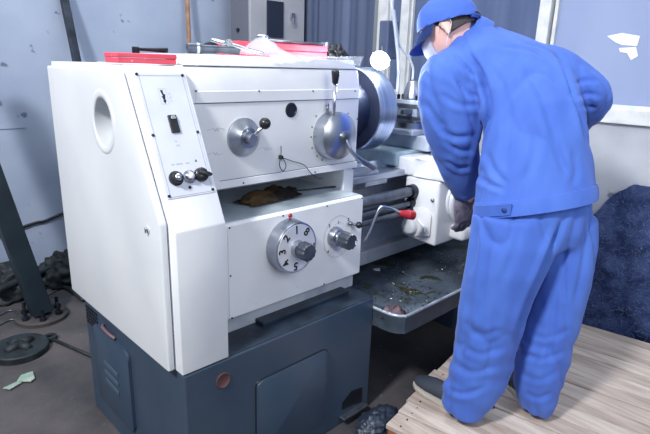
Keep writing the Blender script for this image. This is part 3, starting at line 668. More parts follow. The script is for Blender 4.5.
w3 = empty('chuck_key', (cl.x, .36, zl), 'shiny T-handled chuck key propped on the headstock lid', 'chuck key')
b = BM(); tube(b, [on(211, 39.5, 1, .38), cl, on(263, 56.0, 1, .245) + V((0, 0, .007))], .0065, 12, sm=False); emit('cross_handle', b, M['chrome'], w3, smooth=True)
b = BM(); lathe(b, cl + V((0, .02, .0)), (-.15, -1, .1), [(0, .012), (.03, .014), (.036, .012), (.036, 0)], 20); emit('key_head', b, M['chrome'], w3, auto=40)
a = on(262, 43, 1, .6); c = on(325, 42, 1, .6); a.z = c.z = t2 + .009
w4 = empty('ring_spanner', a, 'long silver spanner with a ring end lying on the right red box', 'spanner')
b = BM(); tube(b, [a, c], .007, 12, sm=False); emit('shaft', b, M['steel'], w4, smooth=True)
b = BM(); lathe(b, c + V((0, 0, -.009)), (0, 0, 1), [(0, .010), (0, .019), (.02, .019), (.02, .010), (0, .010)], 24); emit('ring_end', b, M['steel'], w4, auto=40)
b = BM(); lathe(b, a + V((0, 0, -.009)), (0, 0, 1), [(0, .012), (.0, .03), (.026, .03), (.03, .026), (.03, 0)], 24); emit('round_head', b, M['chrome'], w4, auto=40)
q = on(338, 52, 1, .66); o = crumple((q.x, .68, 1.438), .06, .05, .055, M['black'], 'dark_rag', 3, .6); o.name = 'black_cloth'; tag(o, 'small black cloth heap behind the right red box', 'cloth')

# plastic film draped on the lid and hanging right
b = BM(); G = []
for j in range(31):
    row = []
    for i in range(61):
        s = i / 60; t = j / 30
        x = .50 + s * .60; y = .212 + t * .30
        z = zl + .003 + .008 * abs(noise.noise(V((x * 14, y * 14, 2)))) + .008 * abs(noise.noise(V((x * 40, y * 30, 5))))
        z += .065 * math.exp(-((s - .13) / .06) ** 2 - ((t - .55) / .35) ** 2)
        if t < .12: y -= .012 ; z -= (.12 - t) * (.16 + .10 * math.sin(s * 9 + 1))
        if x > .925:
            e_ = (x - .925) / .175; y = y + (.36 - y) * e_ * .85; z = zl + .006 + .012 * e_ + (z - zl - .006) * (1 - e_)
        row.append(b.verts.new((x, y, z)))
    G.append(row)
for j in range(30):
    for i in range(60): b.faces.new((G[j][i], G[j][i + 1], G[j + 1][i + 1], G[j + 1][i]))
o = emit('plastic_film', b, M['film2'], smooth=True); tag(o, 'crumpled clear plastic film draped over the right of the headstock lid', 'film')

# dark leaning post with flange, disc, rod, scrap
fb = on(42, 314, 2, .02)
ps_ = empty('leaning_post', (fb.x, fb.y, 0), 'thick dark teal post leaning left on a bolted round foot', 'post')
dcam = (fb - CAM).dot(FW)
p0 = V((fb.x, fb.y, .03)); p1 = on(-12, 168, 1, fb.y + .1); dd = (p1 - p0).normalized(); p2 = p0 + dd * 1.55
b = BM(); a_ = dd.cross(V((0, 1, 0))).normalized() * .052; c_ = dd.cross(a_).normalized() * .052
prism(b, [p0 + a_ + c_, p0 - a_ + c_, p0 - a_ - c_, p0 + a_ - c_], p2 - p0, .006); emit('post_shaft', b, M['post'], ps_)
b = BM(); lathe(b, V((fb.x, fb.y, .0)), (0, 0, 1), [(0, .135), (.02, .135), (.024, .13), (.024, 0)], 40); fl = emit('round_foot', b, M['rustrim'], ps_, auto=40)
for i in range(6):
    a = i * 1.047 + .3; b = BM(); lathe(b, V((fb.x + .095 * math.cos(a), fb.y + .095 * math.sin(a), .022)), (0, 0, 1), [(0, .02), (.02, .02), (.02, .01), (.07, .01), (.07, 0)], 6); emit('bolt', b, M['dark_steel'], fl)
dc = on(20, 348, 2, .02); dk = empty('cast_disc', (dc.x, dc.y, 0), 'black cast iron disc lying on the floor at the far left', 'disc')
b = BM(); lathe(b, V((dc.x, dc.y, 0)), (0, 0, 1), [(0, .13), (.03, .13), (.035, .125), (.035, .0)], 48); emit('disc_plate', b, M['junk'], dk, auto=40)
b = BM()
for i in range(4):
    a = i * 1.57 + .4; tube(b, [V((dc.x, dc.y, .038)), V((dc.x + .07 * math.cos(a), dc.y + .07 * math.sin(a), .036))], [.03, .018], 12, sm=False)
emit('raised_boss', b, M['junk'], dk, smooth=True)
a = on(50, 338, 2, .01); c = on(96, 358, 2, .01)
ey = empty('eye_rod', a, 'dark rod with an eye end on the floor beside the base', 'rod')
emit('rod_shaft', tube(BM(), [a, c], .008, sm=False), M['junk'], ey, smooth=True)
emit('eye_end', lathe(BM(), a + V((0, 0, -.008)), (0, 0, 1), [(0, .014), (0, .034), (.02, .034), (.02, .014), (0, .014)], 24), M['junk'], ey, auto=40)
for uu, lab in ((((21, 376), (33, 372), (35, 379), (31, 382), (17, 382)), 'pale green pointed scrap lying on the floor, upper of two'), (((3, 389), (18, 382), (22, 383), (10, 390)), 'thin whitish sliver lying on the floor, lower of two')):
    b = BM(); prism(b, [on(u, v, 2, .006) for u, v in uu], (0, 0, .006), .001, 1); o = emit('floor_scrap', b, M['leaf']); tag(o, lab, 'scrap')
# scrap heap along the back wall: pipes and hoses
specs = [((-6, 262), (30, 268), .03, 'fat dark hose leaning at the left wall foot'), ((46, 262), (80, 270), .025, 'curved dark hose above the post foot by the end cover'), ((48, 284), (84, 300), .014, 'short dark bar right of the post foot'), ((2, 297), (24, 286), .01, 'dark crossing bar left of the post'), ((-5, 292), (70, 262), .022, 'thick dark hose along the foot of the back wall'), ((-5, 303), (40, 290), .012, 'thin dark pipe lying left of the post foot'), ((50, 272), (82, 281), .02, 'short dark pipe end behind the end cover'), ((44, 297), (76, 286), .006, 'thin pale rod lying right of the post foot'), ((-5, 317), (18, 313), .006, 'thin pale wire left of the post foot'), ((-5, 327), (20, 322), .006, 'second pale wire nearer the black disc')]
for i, (p, q, r, lab) in enumerate(specs):
    hh = r + (.10 if 'hose' in lab else 0); a = on(p[0], p[1], 2, hh); c = on(q[0], q[1], 2, hh); md = (a + c) / 2 + V((.03, .05, 0)); a.y = min(a.y, 2.36); c.y = min(c.y, 2.36); md.y = min(md.y, 2.36)
    pale = 'pale' in lab
    o = emit('pipe' if r > .01 else 'wire', tube(BM(), [a, md, c], r, 10), M['dull_steel'] if pale else M['junk'], smooth=True); tag(o, lab, 'pipe' if r > .01 else 'wire')
for i, (u, v, s, lab) in enumerate(((-14, 279, .12, 'dark scrap heap at the far left foot of the wall'), (66, 274, .11, 'dark scrap heap between the post and the end cover'))):
    q = on(u, v, 2, 0); o = crumple((q.x, min(q.y, 2.2), 0), s * 1.75, s * 1.3, .15, M['junk'], 'scrap_heap', i * 5 + 1, .45, 4.5); tag(o, lab, 'scrap heap', kind='stuff')

# crumpled plastic at the right foot of the base
q = on(345, 425, 2, .0)
o = crumple((.79, -.12, 0), .11, .07, .06, M['bag'], 'plastic_bag', 9, .3, 5); tag(o, 'crumpled dark plastic bag on the floor at the base corner', 'bag')

# ================================================================== PALLET
e = V((.989, .146, 0)).normalized(); g_ = V((e.y, -e.x, 0)); A0 = V((.703, -.222, 0))
pal = empty('wooden_platform', A0, 'pale wooden slatted pallet platform under the worker', 'pallet', None)
ws = 0; i = 0; length = 1.3
tot = 1.40
while ws < tot:
    w = [.098, .085, .102, .09, .094][i % 5]; w = min(w, tot - ws)
    st = [0, -.004, -.015, .006, -.008, .004][i % 6] - (.0 if i < 3 else .02)
    p = A0 + e * ws + g_ * st; b = BM()
    prism(b, [p, p + e * (w - .005), p + e * (w - .005) + g_ * (length), p + g_ * (length)], (0, 0, -.02), .0015, 1)
    for v in b.verts: v.co.z += .12 + .002 * math.sin(i * 1.7)
    # object-space material coordinates follow the boards
    o = emit('board', b, [M['wood'], M['wood2'], M['wood3']][(i * 7 + i // 2) % 3], pal)
    for t in (.05,):
        for sx in (.25, .75):
            b = BM(); lathe(b, p + e * (w * sx) + g_ * (t + .0) + V((0, 0, .1201)), (0, 0, 1), [(0, .004), (.0022, .0035), (.0025, 0)], 8); emit('nail', b, M['dark_steel'], o)
    ws += w; i += 1
for t in (.005, .6, 1.18):
    p = A0 + g_ * t + e * .006; b = BM(); prism(b, [p, p + e * 1.39, p + e * 1.39 + g_ * .09, p + g_ * .09], (0, 0, .097), .002, 1); emit('stringer', b, M['woodend'], pal)
kn = on(492, 410, 2, .121)
for q in (on(491.5, 406.5, 2, .121), on(493, 390, 2, .121)):
    b = BM(); lathe(b, q, (0, 0, 1), [(0, .014), (.0006, .014), (.0006, 0)], 16); emit('knot', b, M['ink'], pal)

# ================================================================== SWARF HEAP
b = BM(); G = []; ny, nz = 80, 50
def heap_h(y):      # height of the heap along the wall
    t = min(1, max(0, (-.02 - y) / .45)); return .12 + .76 * t ** .6 + .05 * noise.noise(V((y * 9, 0, 0)))
for i in range(ny + 1):
    y = .12 - i / ny * 1.2; H = heap_h(y) if y < .06 else .1; row = []
    for j in range(nz + 1):
        t = j / nz; z = H * t; x = XW - .022 - .07 * (1 - t) ** 1.2 * min(1, H * 1.5) - .03 * (1 - t ** 6)
        d = noise.fractal(V((y * 9, z * 9, 0)), 1, 2, 5) * .03; row.append(b.verts.new((min(x + d, XW - .012), y, z + .01 * noise.noise(V((y * 30, t * 20, 3))))))
    G.append(row)
for i in range(ny):
    for j in range(nz): b.faces.new((G[i][j], G[i][j + 1], G[i + 1][j + 1], G[i + 1][j]))
# curls
for n_ in range(1500):
    i = random.randrange(ny); j = random.randrange(4, nz + 1); c = G[i][j].co.copy() if G[i][j].is_valid else None
    r = random.uniform(.004, .022); a0 = random.random() * 6.3; ar = random.uniform(1., 2.8); tl = V((random.gauss(0, .3), random.gauss(0, 1), random.gauss(0, 1))).normalized(); t2 = tl.cross(V((1, 0, 0))).normalized()
    pts = [c + V((-.006 - r * .6, 0, 0)) + (tl * math.cos(a0 + ar * k_ / 6) + t2 * math.sin(a0 + ar * k_ / 6)) * r + V((-.004 * k_ / 6, 0, .002 * k_)) for k_ in range(7)]
    tube(b, pts, .0007, 3, sm=False)
o = emit('swarf_heap', b, [M['swpile'], M['curl']]); tag(o, 'tangled heap of dark blue metal turnings piled against the right wall', 'swarf', kind='stuff')
npoly = ny * nz
for i, f in enumerate(o.data.polygons):
    if i >= npoly: f.material_index = 1 if random.random() < 1 else 0
    else: f.use_smooth = True

# ================================================================== PERSON
LAT = V((.81, -.586, 0)).normalized(); FAC = V((.586, .81, 0)).normalized(); UP = V((0, 0, 1))
feet = V((1.09, -.40, .12))
man = empty('person', feet, 'worker in blue overalls and cap leaning over the lathe, seen from behind', 'person')
def ring(u, v, d, hw, hd, tilt=0, lean=0, lat=LAT, fac=FAC):
    c = at(u, v, d); t = math.radians(tilt); l = math.radians(lean)
    a = (lat * math.cos(t) + UP * math.sin(t)) * hw * d / FPX
    f = (fac * math.cos(l) - UP * math.sin(l)) * hd
    return (c, a, f)
def limb(b, pts, n=20):
    """pts: (u,v,d,r px) -> rounded tube"""
    P = [at(u, v, d) for u, v, d, r in pts]; R_ = [r * d / FPX for u, v, d, r in pts]
    tube(b, P, R_, n, 6); ball(b, P[0], R_[0], 10); ball(b, P[-1], R_[-1], 10)
# jacket
J = BM()
tors = [(535, 207, 1.87, 60.5, .145, 9, 12), (535, 197, 1.87, 60.5, .148, 9, 12), (534, 172, 1.88, 58, .150, 8, 13), (535, 145, 1.885, 53.5, .150, 7, 16), (533, 115, 1.90, 49, .150, 5, 24), (526, 90, 1.94, 51, .145, 3, 32), (508, 68, 1.99, 58, .13, 0, 40), (497, 53, 2.03, 52, .10, -3, 46), (486, 41, 2.05, 35, .075, -8, 50), (476, 33, 2.05, 22, .062, -12, 50)]
loft(J, [ring(*t) for t in tors], 40)
limb(J, [(463, 70, 2.0, 26), (448, 80, 2.0, 29), (450, 104, 2.03, 32), (453, 128, 2.06, 29), (457, 152, 2.11, 24), (462, 175, 2.18, 18), (464, 188, 2.23, 14)])
limb(J, [(530, 66, 2.0, 24), (553, 72, 2.0, 24), (574, 84, 1.98, 23), (592, 97, 1.97, 19), (584, 112, 2.08, 18), (574, 125, 2.2, 15), (566, 135, 2.30, 13)])
J = bake(J, .009, 6, .6)
axis_top, axis_bot = at(487, 44, 2.05), at(535, 203, 1.87)
def fold(co, n):
    # pixel-free fold pattern in body coordinates
    x = co.dot(LAT); z = co.z; y = co.dot(FAC)
    q = V((x * 7 + z * 3.0, y * 5, z * 1.6)); r = noise.noise(q); r2 = noise.noise(V((x * 16 + z * 5, y * 10, z * 7 - x * 5)) + V((5, 1, 2)))
    f = -.010 * (1 - min(1, abs(r) * 4.5)) ** 2 + .0035 * r2
    return f
displace(J, fold)
def creases(bm, lines):
    """sharp cloth creases: each line a path on the seen side, half width and depth"""
    bm.normal_update(); L2 = []
    for pts, w, A in lines: L2.append((smooth_path([V((u, v, 0)) for u, v in pts], 5), w, A))
    mv = []
    for v in bm.verts:
        r = v.co - CAM; d = r.dot(FW); facing = -v.normal.dot(r.normalized())
        if facing < .05: continue
        p = V((325 + FPX * r.dot(RT) / d, 217 + FPX * r.dot(DN) / d, 0)); t = 0
        for path, w, A in L2:
            best = 1e9; n = len(path) - 1; tt = 0
            for i in range(n):
                a, b_ = path[i], path[i + 1]; ab = b_ - a; q = max(0, min(1, (p - a).dot(ab) / ab.length_squared)); dd_ = (p - a - ab * q).length
                if dd_ < best: best = dd_; tt = (i + q) / n; side = ab.x * (p.y - a.y) - ab.y * (p.x - a.x)
            if best < 4 * w:
                e_ = min(1, 5 * tt, 5 * (1 - tt)); g1 = math.exp(-(best / w) ** 2); g2 = math.exp(-((best - 2.2 * w) / (1.2 * w)) ** 2) * (1 if side > 0 else .4)
                t += A * e_ * (-g1 + .55 * g2)
        if t: mv.append((v, v.normal * t * min(1, facing * 3)))
    for v, t in mv: v.co += t
creases(J, [([(466, 50), (480, 72), (487, 95), (489, 112), (484, 135), (477, 160), (473, 190)], 2.4, .020),
    ([(452, 52), (464, 66), (478, 80)], 2.2, .010), ([(440, 92), (458, 104), (484, 106)], 2.6, .006), ([(430, 118), (450, 136), (476, 136)], 2.6, .008), ([(440, 136), (458, 150), (474, 150)], 2.2, .006), ([(444, 160), (458, 168), (472, 166)], 2, .007), ([(424, 100), (436, 118), (446, 128)], 2.6, .008), ([(455, 78), (466, 92), (482, 98)], 2.2, .008),
    ([(548, 44), (562, 62), (572, 88), (581, 116), (590, 150)], 2.4, .016), ([(574, 84), (588, 80), (600, 82)], 2.0, .007), ([(577, 96), (590, 94), (603, 97)], 2.0, .007), ([(581, 106), (590, 107), (598, 108)], 1.8, .006),
    ([(488, 62), (504, 90), (508, 130), (500, 178)], 4.0, .006), ([(520, 60), (540, 92), (556, 140), (566, 180)], 4.0, .006), ([(486, 150), (494, 170), (508, 186)], 3, .007), ([(476, 176), (490, 184), (506, 190)], 2.4, .007), ([(536, 120), (534, 155), (524, 184)], 4, .005), ([(486, 40), (505, 46), (530, 50), (552, 62)], 2.2, .005), ([(572, 150), (576, 168), (574, 186)], 3, .006)])
# arm folds: creases round the sleeve
armc = at(452, 140, 2.08)
def armfold(co, n):
    d = (co - CAM).dot(FW); u = 325 + FPX * (co - CAM).dot(RT) / d; v = 217 + FPX * (co - CAM).dot(DN) / d
    if u < 486 and v > 60:
        w = min(1, (486 - u) / 14); s = math.sin((co.z * 1.0 + co.dot(LAT) * .9) * 95 + 3 * noise.noise(co * 9)); return w * .003 * s * max(0, noise.noise(co * 8 + V((3, 0, 0))) + .3)
    if u > 572 and v < 125:
        w = min(1, (u - 572) / 10); s = math.sin((co.z * .7 + co.dot(LAT) * .5) * 120 + 3 * noise.noise(co * 7)); return w * .0025 * s * max(0, noise.noise(co * 9) + .5)
    return 0
displace(J, armfold)
jk = emit('jacket', J, M['jacket'], man, smooth=True)
# waistband of the jacket
b = BM(); n = 64; lo_, hi_ = ring(535, 208, 1.868, 61.5, .152, 9, 12), ring(535, 193, 1.872, 61, .153, 9, 12)
def rowof(r, k_): return [r[0] + r[1] * k_ * math.cos(2 * math.pi * i / n) + r[2] * k_ * math.sin(2 * math.pi * i / n) for i in range(n)]
rows = [rowof(lo_, .95), rowof(lo_, 1.0), rowof(((lo_[0] + hi_[0]) / 2, lo_[1], lo_[2]), 1.012), rowof(hi_, .995), rowof(hi_, .95)]
VV = [[b.verts.new(p) for p in r] for r in rows]
for p, q in zip(VV, VV[1:] + VV[:1]):
    for i in range(n): b.faces.new((p[i], p[(i + 1) % n], q[(i + 1) % n], q[i]))
emit('waistband', b, M['jacket'], jk, auto=50)
# side tab with button
b = BM(); P = [ring(535, 200, 1.868, 62.5, .157, 9, 12)]; r0 = P[0]
def bandpt(a, dz, k_=1.0): a = math.radians(a); return r0[0] + r0[1] * k_ * math.cos(a) + r0[2] * k_ * math.sin(a) + UP * dz
pts = []
for s in range(9):
    a = 180 + s * 6; pts.append((bandpt(a, -.022), bandpt(a, .018), bandpt(a, .018, 1.03), bandpt(a, -.022, 1.03)))
vv = [[b.verts.new(p) for p in q] for q in pts]
for p, q in zip(vv, vv[1:]):
    for j in range(4): b.faces.new((p[j], p[(j + 1) % 4], q[(j + 1) % 4], q[j]))
b.faces.new(vv[0]); b.faces.new(vv[-1][::-1]); emit('waist_tab', b, M['trouser'], jk)
pb = bandpt(222, -.002, 1.03); b = BM(); lathe(b, pb, (pb - r0[0]), [(0, .008), (.004, .008), (.005, 0)], 16); emit('button', b, M['bill'], jk, smooth=True)
# collar
b = BM(); nk = [at(473, 36, 2.04)]
cdir = (at(452, 22, 2.03) - at(478, 42, 2.05)).normalized()
_, ca, cb_ = basis(cdir)
loft(b, [(at(479, 41, 2.05), ca * .088, cb_ * .085), (at(472, 35, 2.04), ca * .080, cb_ * .078), (at(466, 31, 2.035), ca * .074, cb_ * .072), (at(467, 32, 2.035), ca * .066, cb_ * .064)], 40, cap=False); emit('collar', b, M['jacket'], jk, smooth=True)
# cuff
b = BM(); ca0, ca1 = at(463, 184, 2.22), at(465, 195, 2.245); _, a_, b_ = basis(ca1 - ca0); loft(b, [(ca0, a_ * .052, b_ * .052), (ca0.lerp(ca1, .5), a_ * .053, b_ * .053), (ca1, a_ * .048, b_ * .048), (ca1, a_ * .035, b_ * .035)], 28, cap=False); emit('cuff', b, M['jacket'], jk, smooth=True)

# trousers
T = BM()
loft(T, [ring(*t) for t in ((535, 196, 1.87, 55, .13, 8, 12), (534, 215, 1.875, 58, .135, 7, 10), (533, 232, 1.885, 58, .13, 5, 6), (532, 246, 1.895, 54, .11, 5, 3))], 36)
loft(T, [ring(*t) for t in ((514, 212, 1.855, 42, .13), (514, 240, 1.855, 44, .13), (506, 265, 1.87, 40, .130), (498, 290, 1.895, 36.5, .12), (491, 318, 1.92, 33, .115), (486, 342, 1.95, 31.5, .11), (482, 362, 1.975, 31, .105), (474, 385, 2.0, 30, .10), (467, 400, 2.02, 25, .09), (463, 411, 2.03, 19, .08))], 32)
loft(T, [ring(*t) for t in ((565, 212, 1.93, 29, .12), (565, 240, 1.94, 29, .12), (562, 265, 1.95, 28, .12), (557, 290, 1.965, 27.5, .115), (551, 318, 1.985, 27, .11), (545, 342, 2.0, 26, .105), (540, 365, 2.02, 25, .10), (537, 385, 2.04, 23, .09), (536, 402, 2.06, 17.5, .08), (536, 409, 2.07, 14.5, .07))], 32)
T = bake(T, .009, 14, .6)
def tfold(co, n):
    x = co.dot(LAT); z = co.z; y = co.dot(FAC); low = max(0, min(1, (.75 - z) / .4))
    r = noise.noise(V((x * 9 + z * 1.5, y * 6, z * 2.2)) + V((2, 7, 1))); f = -.009 * (1 - min(1, abs(r) * 4.2)) ** 2
    f += low * .0028 * math.sin(z * 75 + x * 22 + 4 * noise.noise(co * 6)) * (.4 + max(0, noise.noise(co * 7)))
    f += .003 * noise.noise(co * 11); return f
displace(T, tfold)
creases(T, [([(574, 200), (556, 236), (545, 262), (533, 290), (521, 322), (516, 345)], 2.6, .014), ([(489, 222), (486, 262), (480, 305)], 3, .006), ([(478, 224), (475, 250), (470, 276)], 2.4, .006), ([(520, 216), (514, 250), (500, 290)], 4, .005), ([(560, 226), (548, 262), (534, 296)], 3, .007), ([(588, 214), (584, 260), (574, 310)], 3, .007),
    ([(462, 320), (480, 334), (508, 330)], 2.8, .005), ([(459, 342), (480, 354), (508, 346)], 2.8, .005), ([(455, 362), (472, 372), (500, 366)], 2.6, .005), ([(446, 388), (464, 394), (488, 386)], 2.4, .007), ([(470, 290), (466, 330), (458, 366)], 3, .006), ([(496, 300), (494, 340), (484, 390)], 3.4, .006),
    ([(524, 332), (548, 338), (572, 328)], 2.4, .004), ([(520, 352), (544, 359), (566, 350)], 2.4, .005), ([(518, 372), (540, 380), (560, 370)], 2.4, .004), ([(524, 392), (538, 398), (554, 392)], 2.2, .006), ([(556, 290), (552, 330), (546, 380)], 3.2, .006)])
tr = emit('trousers', T, M['trouser'], man, smooth=True)

# head frame
Hc = at(448, 29, 2.03)
def camv(r, d_, f): return (RT * r + DN * d_ + FW * f)
Fh = camv(-.80, .40, .42).normalized(); Uh = camv(-.30, -.93, .1); Uh = (Uh - Fh * Uh.dot(Fh)).normalized(); Lh = Uh.cross(Fh)   # Lh: his left
HR = Matrix((Fh, Lh, Uh)).transposed()
def hp(f, l, u): return Hc + Fh * f + Lh * l + Uh * u
B = BM()
bmesh.ops.create_uvsphere(B, u_segments=64, v_segments=48, radius=1)
for v in B.verts:
    f, l, u = v.co; F, L_, U = f * .098, l * .077, u * .112
    if u < 0:     # jaw and chin
        t = -u; L_ *= 1 - .30 * t; F = F * (1 - .12 * t) + (.022 * t if f > 0 else .03 * t); 
    if f > 0:
        nz = math.exp(-(l / .16) ** 2 - ((u + .12) / .20) ** 2); F += .026 * nz
        F -= .010 * math.exp(-((abs(l) - .36) / .16) ** 2 - ((u - .10) / .10) ** 2)
        F += .006 * math.exp(-((u - .26) / .09) ** 2) + .006 * math.exp(-(l / .25) ** 2 - ((u + .45) / .07) ** 2)
    v.co = hp(F, L_, U)
for s in (1, -1):
    mt = HR.to_4x4(); r3 = HR @ Matrix.Rotation(s * .35, 3, 'Z')
    ball(B, hp(-.008, s * .078, -.008), .032, 10, (.62, .28, 1), r3)
    ball(B, hp(-.004, s * .079, -.036), .014, 8, (.8, .6, 1), r3)
tube(B, [hp(-.02, 0, -.05), at(470, 43, 2.04), at(485, 55, 2.03)], [.056, .058, .065], 24)
# covered body, one surface with head
loft(B, [ring(*t) for t in ((533, 232, 1.885, 36, .08, 3), (535, 200, 1.87, 42, .10, 5), (536, 145, 1.89, 34, .09, 6), (529, 90, 1.96, 28, .08, 2), (508, 66, 2.02, 34, .07, 0), (487, 47, 2.05, 24, .05, -6))], 28)
limb(B, [(500, 68, 2.0, 16), (452, 80, 2.0, 15), (450, 128, 2.05, 12), (462, 178, 2.19, 9), (466, 196, 2.26, 8)])
limb(B, [(520, 66, 2.0, 16), (553, 72, 2.0, 15), (591, 97, 1.97, 12), (574, 125, 2.2, 9), (564, 138, 2.33, 8)])
limb(B, [(509, 228, 1.87, 18), (493, 315, 1.93, 16), (474, 385, 2.0, 12), (465, 405, 2.035, 9)])
limb(B, [(562, 228, 1.93, 15), (551, 315, 1.985, 15), (537, 385, 2.04, 12), (535, 402, 2.07, 9)])
B = bake(B, .006, 2, .5)
body = emit('body', B, M['skin'], man, smooth=True)
# eyes
for s in (1, -1):
    b = BM(); ball(b, hp(.083, s * .031, .012), .012, 10); emit('eye', b, M['mask'], body, smooth=True)
    b = BM(); ball(b, hp(.0925, s * .032, .012), .0045, 8); emit('pupil', b, M['ink'], body, smooth=True)
    b = BM(); tube(b, [hp(.094, s * .016, .030), hp(.093, s * .032, .035), hp(.082, s * .05, .030)], .003, 8); emit('eyebrow', b, M['hair'], body, smooth=True)
# hair shell below the cap
b = BM(); bmesh.ops.create_uvsphere(b, u_segments=48, v_segments=32, radius=1)
bmesh.ops.bisect_plane(b, geom=b.verts[:] + b.edges[:] + b.faces[:], plane_co=(0, 0, -.40), plane_no=V((.12, 0, 1)), clear_inner=True)
bmesh.ops.bisect_plane(b, geom=b.verts[:] + b.edges[:] + b.faces[:], plane_co=(.22, 0, 0), plane_no=V((1, 0, -.55)), clear_outer=True)
for v in b.verts:
    f, l, u = v.co; v.co = hp(f * .102 - .001, l * .0785, u * .115)
bmesh.ops.solidify(b, geom=b.faces[:], thickness=.004); emit('hair', b, M['hair'], man, smooth=True)
# cap
b = BM(); bmesh.ops.create_uvsphere(b, u_segments=64, v_segments=40, radius=1)
bmesh.ops.bisect_plane(b, geom=b.verts[:] + b.edges[:] + b.faces[:], plane_co=(0, 0, -.04), plane_no=V((-.22, 0, 1)), clear_inner=True)
for v in b.verts:
    f, l, u = v.co; v.co = hp(f * .117 - .007, l * .093, u * .126 + .008 + (.012 * max(0, f)))
bmesh.ops.solidify(b, geom=b.faces[:], thickness=.003)
displace(b, lambda co, n: .003 * noise.noise(co * 22))
cp_ = emit('cap', b, M['cap'], man, smooth=True)
b = BM(); G = []
for j in range(13):
    t = j / 12; row = []
    for i in range(33):
        th = math.radians(-76 + 152 * i / 32); cx, sy = math.cos(th), math.sin(th)
        ext = t * .078 * (max(0, cx) ** .6)
        f = .111 * cx - .006 + ext * .86; l = .091 * sy * (1 + .05 * t); u = .020 + .010 * max(0, cx) - ext * .52 - .20 * (l ** 2) * t / .09 * 1.2
        row.append(b.verts.new(hp(f, l, u)))
    G.append(row)
for j in range(12):
    for i in range(32): b.faces.new((G[j][i], G[j][i + 1], G[j + 1][i + 1], G[j + 1][i]))
bmesh.ops.solidify(b, geom=b.faces[:], thickness=.003); emit('cap_bill', b, M['bill'], cp_, smooth=True)
b = BM(); pts = [hp(-.112 * math.cos(math.radians(a)), .094 * math.sin(math.radians(a)), -.020) for a in range(-30, 31, 4)]; tube(b, pts, .006, 8); emit('adjuster_strap', b, M['cap'], cp_, smooth=True)
b = BM(); R0 = []
for a in range(-24, 25, 4):
    h_ = .038 * math.sqrt(max(0, 1 - (a / 25) ** 2)); R0.append((b.verts.new(hp(-.1255 * math.cos(math.radians(a)), .100 * math.sin(math.radians(a)), -.016)), b.verts.new(hp(-.1205 * math.cos(math.radians(a)), .097 * math.sin(math.radians(a)), -.016 + h_))))
for p, q in zip(R0, R0[1:]): b.faces.new((p[0], q[0], q[1], p[1]))
bmesh.ops.solidify(b, geom=b.faces[:], thickness=.003); emit('back_opening', b, M['hair'], cp_, smooth=True)
b = BM(); ball(b, hp(-.004, 0, .138), .008, 8, (1, 1, .5), HR); emit('top_button', b, M['cap'], cp_, smooth=True)
# mask
b = BM(); G = []
for j in range(17):
    t = j / 16; u = -.012 - .088 * t; row = []
    for i in range(33):
        th = math.radians(-58 + 116 * i / 32); uu = u / .112
        R_f = (.106 * (1 - .08 * t)) + .012 * math.sin(t * 3.1); R_l = .083 * (1 - .26 * max(0, -uu))
        row.append(b.verts.new(hp(R_f * math.cos(th) ** .8 + .012 * math.exp(-(math.sin(th) / .3) ** 2) * (1 - t) , R_l * math.sin(th), u)))
    G.append(row)
for j in range(16):
    for i in range(32): b.faces.new((G[j][i], G[j][i + 1], G[j + 1][i + 1], G[j + 1][i]))
bmesh.ops.solidify(b, geom=b.faces[:], thickness=.0015); mk = emit('face_mask', b, M['mask'], man, smooth=True)
for s in (1, -1):
    b = BM(); tube(b, [hp(.028, s * .081, -.018), hp(.004, s * .085, .010), hp(-.022, s * .088, .012), hp(-.028, s * .086, -.018), hp(.0, s * .083, -.05), hp(.025, s * .074, -.08)], .0009, 6); emit('ear_loop', b, M['mask'], mk, smooth=True)

# gloved hands
def hand(wr, dirv, nrm, side, curl, name, S=1.18):
    """wr wrist, dirv towards the fingers, nrm palm normal, side: sideways towards the thumb"""
    d = dirv.normalized(); n_ = (nrm - d * nrm.dot(d)).normalized(); s = d.cross(n_).normalized() * side; b = BM()
    loft(b, [(wr - d * .035, s * .033, n_ * .028), (wr, s * .032, n_ * .024), (wr + d * .03, s * .040, n_ * .022), (wr + d * .07, s * .045, n_ * .020), (wr + d * .095, s * .042, n_ * .016), (wr + d * .102, s * .03, n_ * .010)], 24)
    for i, (off, ln, cc_) in enumerate(((.031, .066, 1.0), (.011, .074, 1.05), (-.010, .069, 1.1), (-.030, .054, 1.2))):
        base = wr + d * (.088 - abs(off) * .15) + s * off; p = [base]; a = .25 * curl * cc_; cur = base
        for seg, fr in ((.46, .0), (.31, .75), (.23, .75)):
            a += fr * curl * cc_; cur = cur + (d * math.cos(a) + n_ * math.sin(a) + s * off * 1.2) .normalized() * ln * seg; p.append(cur)
        tube(b, p, [.0108, .0102, .0095, .0082], 12, 4); ball(b, p[-1], .0083, 8); ball(b, base, .012, 8)
    tb = wr + d * .022 + s * .030; p = [tb, tb + (s * .75 + d * .6 + n_ * .35).normalized() * .034, tb + (s * .75 + d * .6 + n_ * .35).normalized() * .034 + (d * .85 + n_ * .6 + s * .1).normalized() * .030]
    p.append(p[-1] + (d * .75 + n_ * .8 - s * .1).normalized() * .022); tube(b, p, [.014, .0125, .0115, .0095], 12, 4); ball(b, p[-1], .0096, 8); ball(b, tb, .016, 8)
    
    for v in b.verts: v.co = wr + (v.co - wr) * S
    b = bake(b, .0035, 2, .5); return emit(name, b, M['glove'], man, smooth=True)
wl = at(463, 195, 2.25); tip = at(464, 226, 2.30)
hand(wl, tip - wl, camv(-.45, .1, .85), 1, .55, 'glove')
wr_ = at(564, 138, 2.34); hand(wr_, V((.2, .9, -.35)), V((0, -.3, -1)), -1, .7, 'glove')

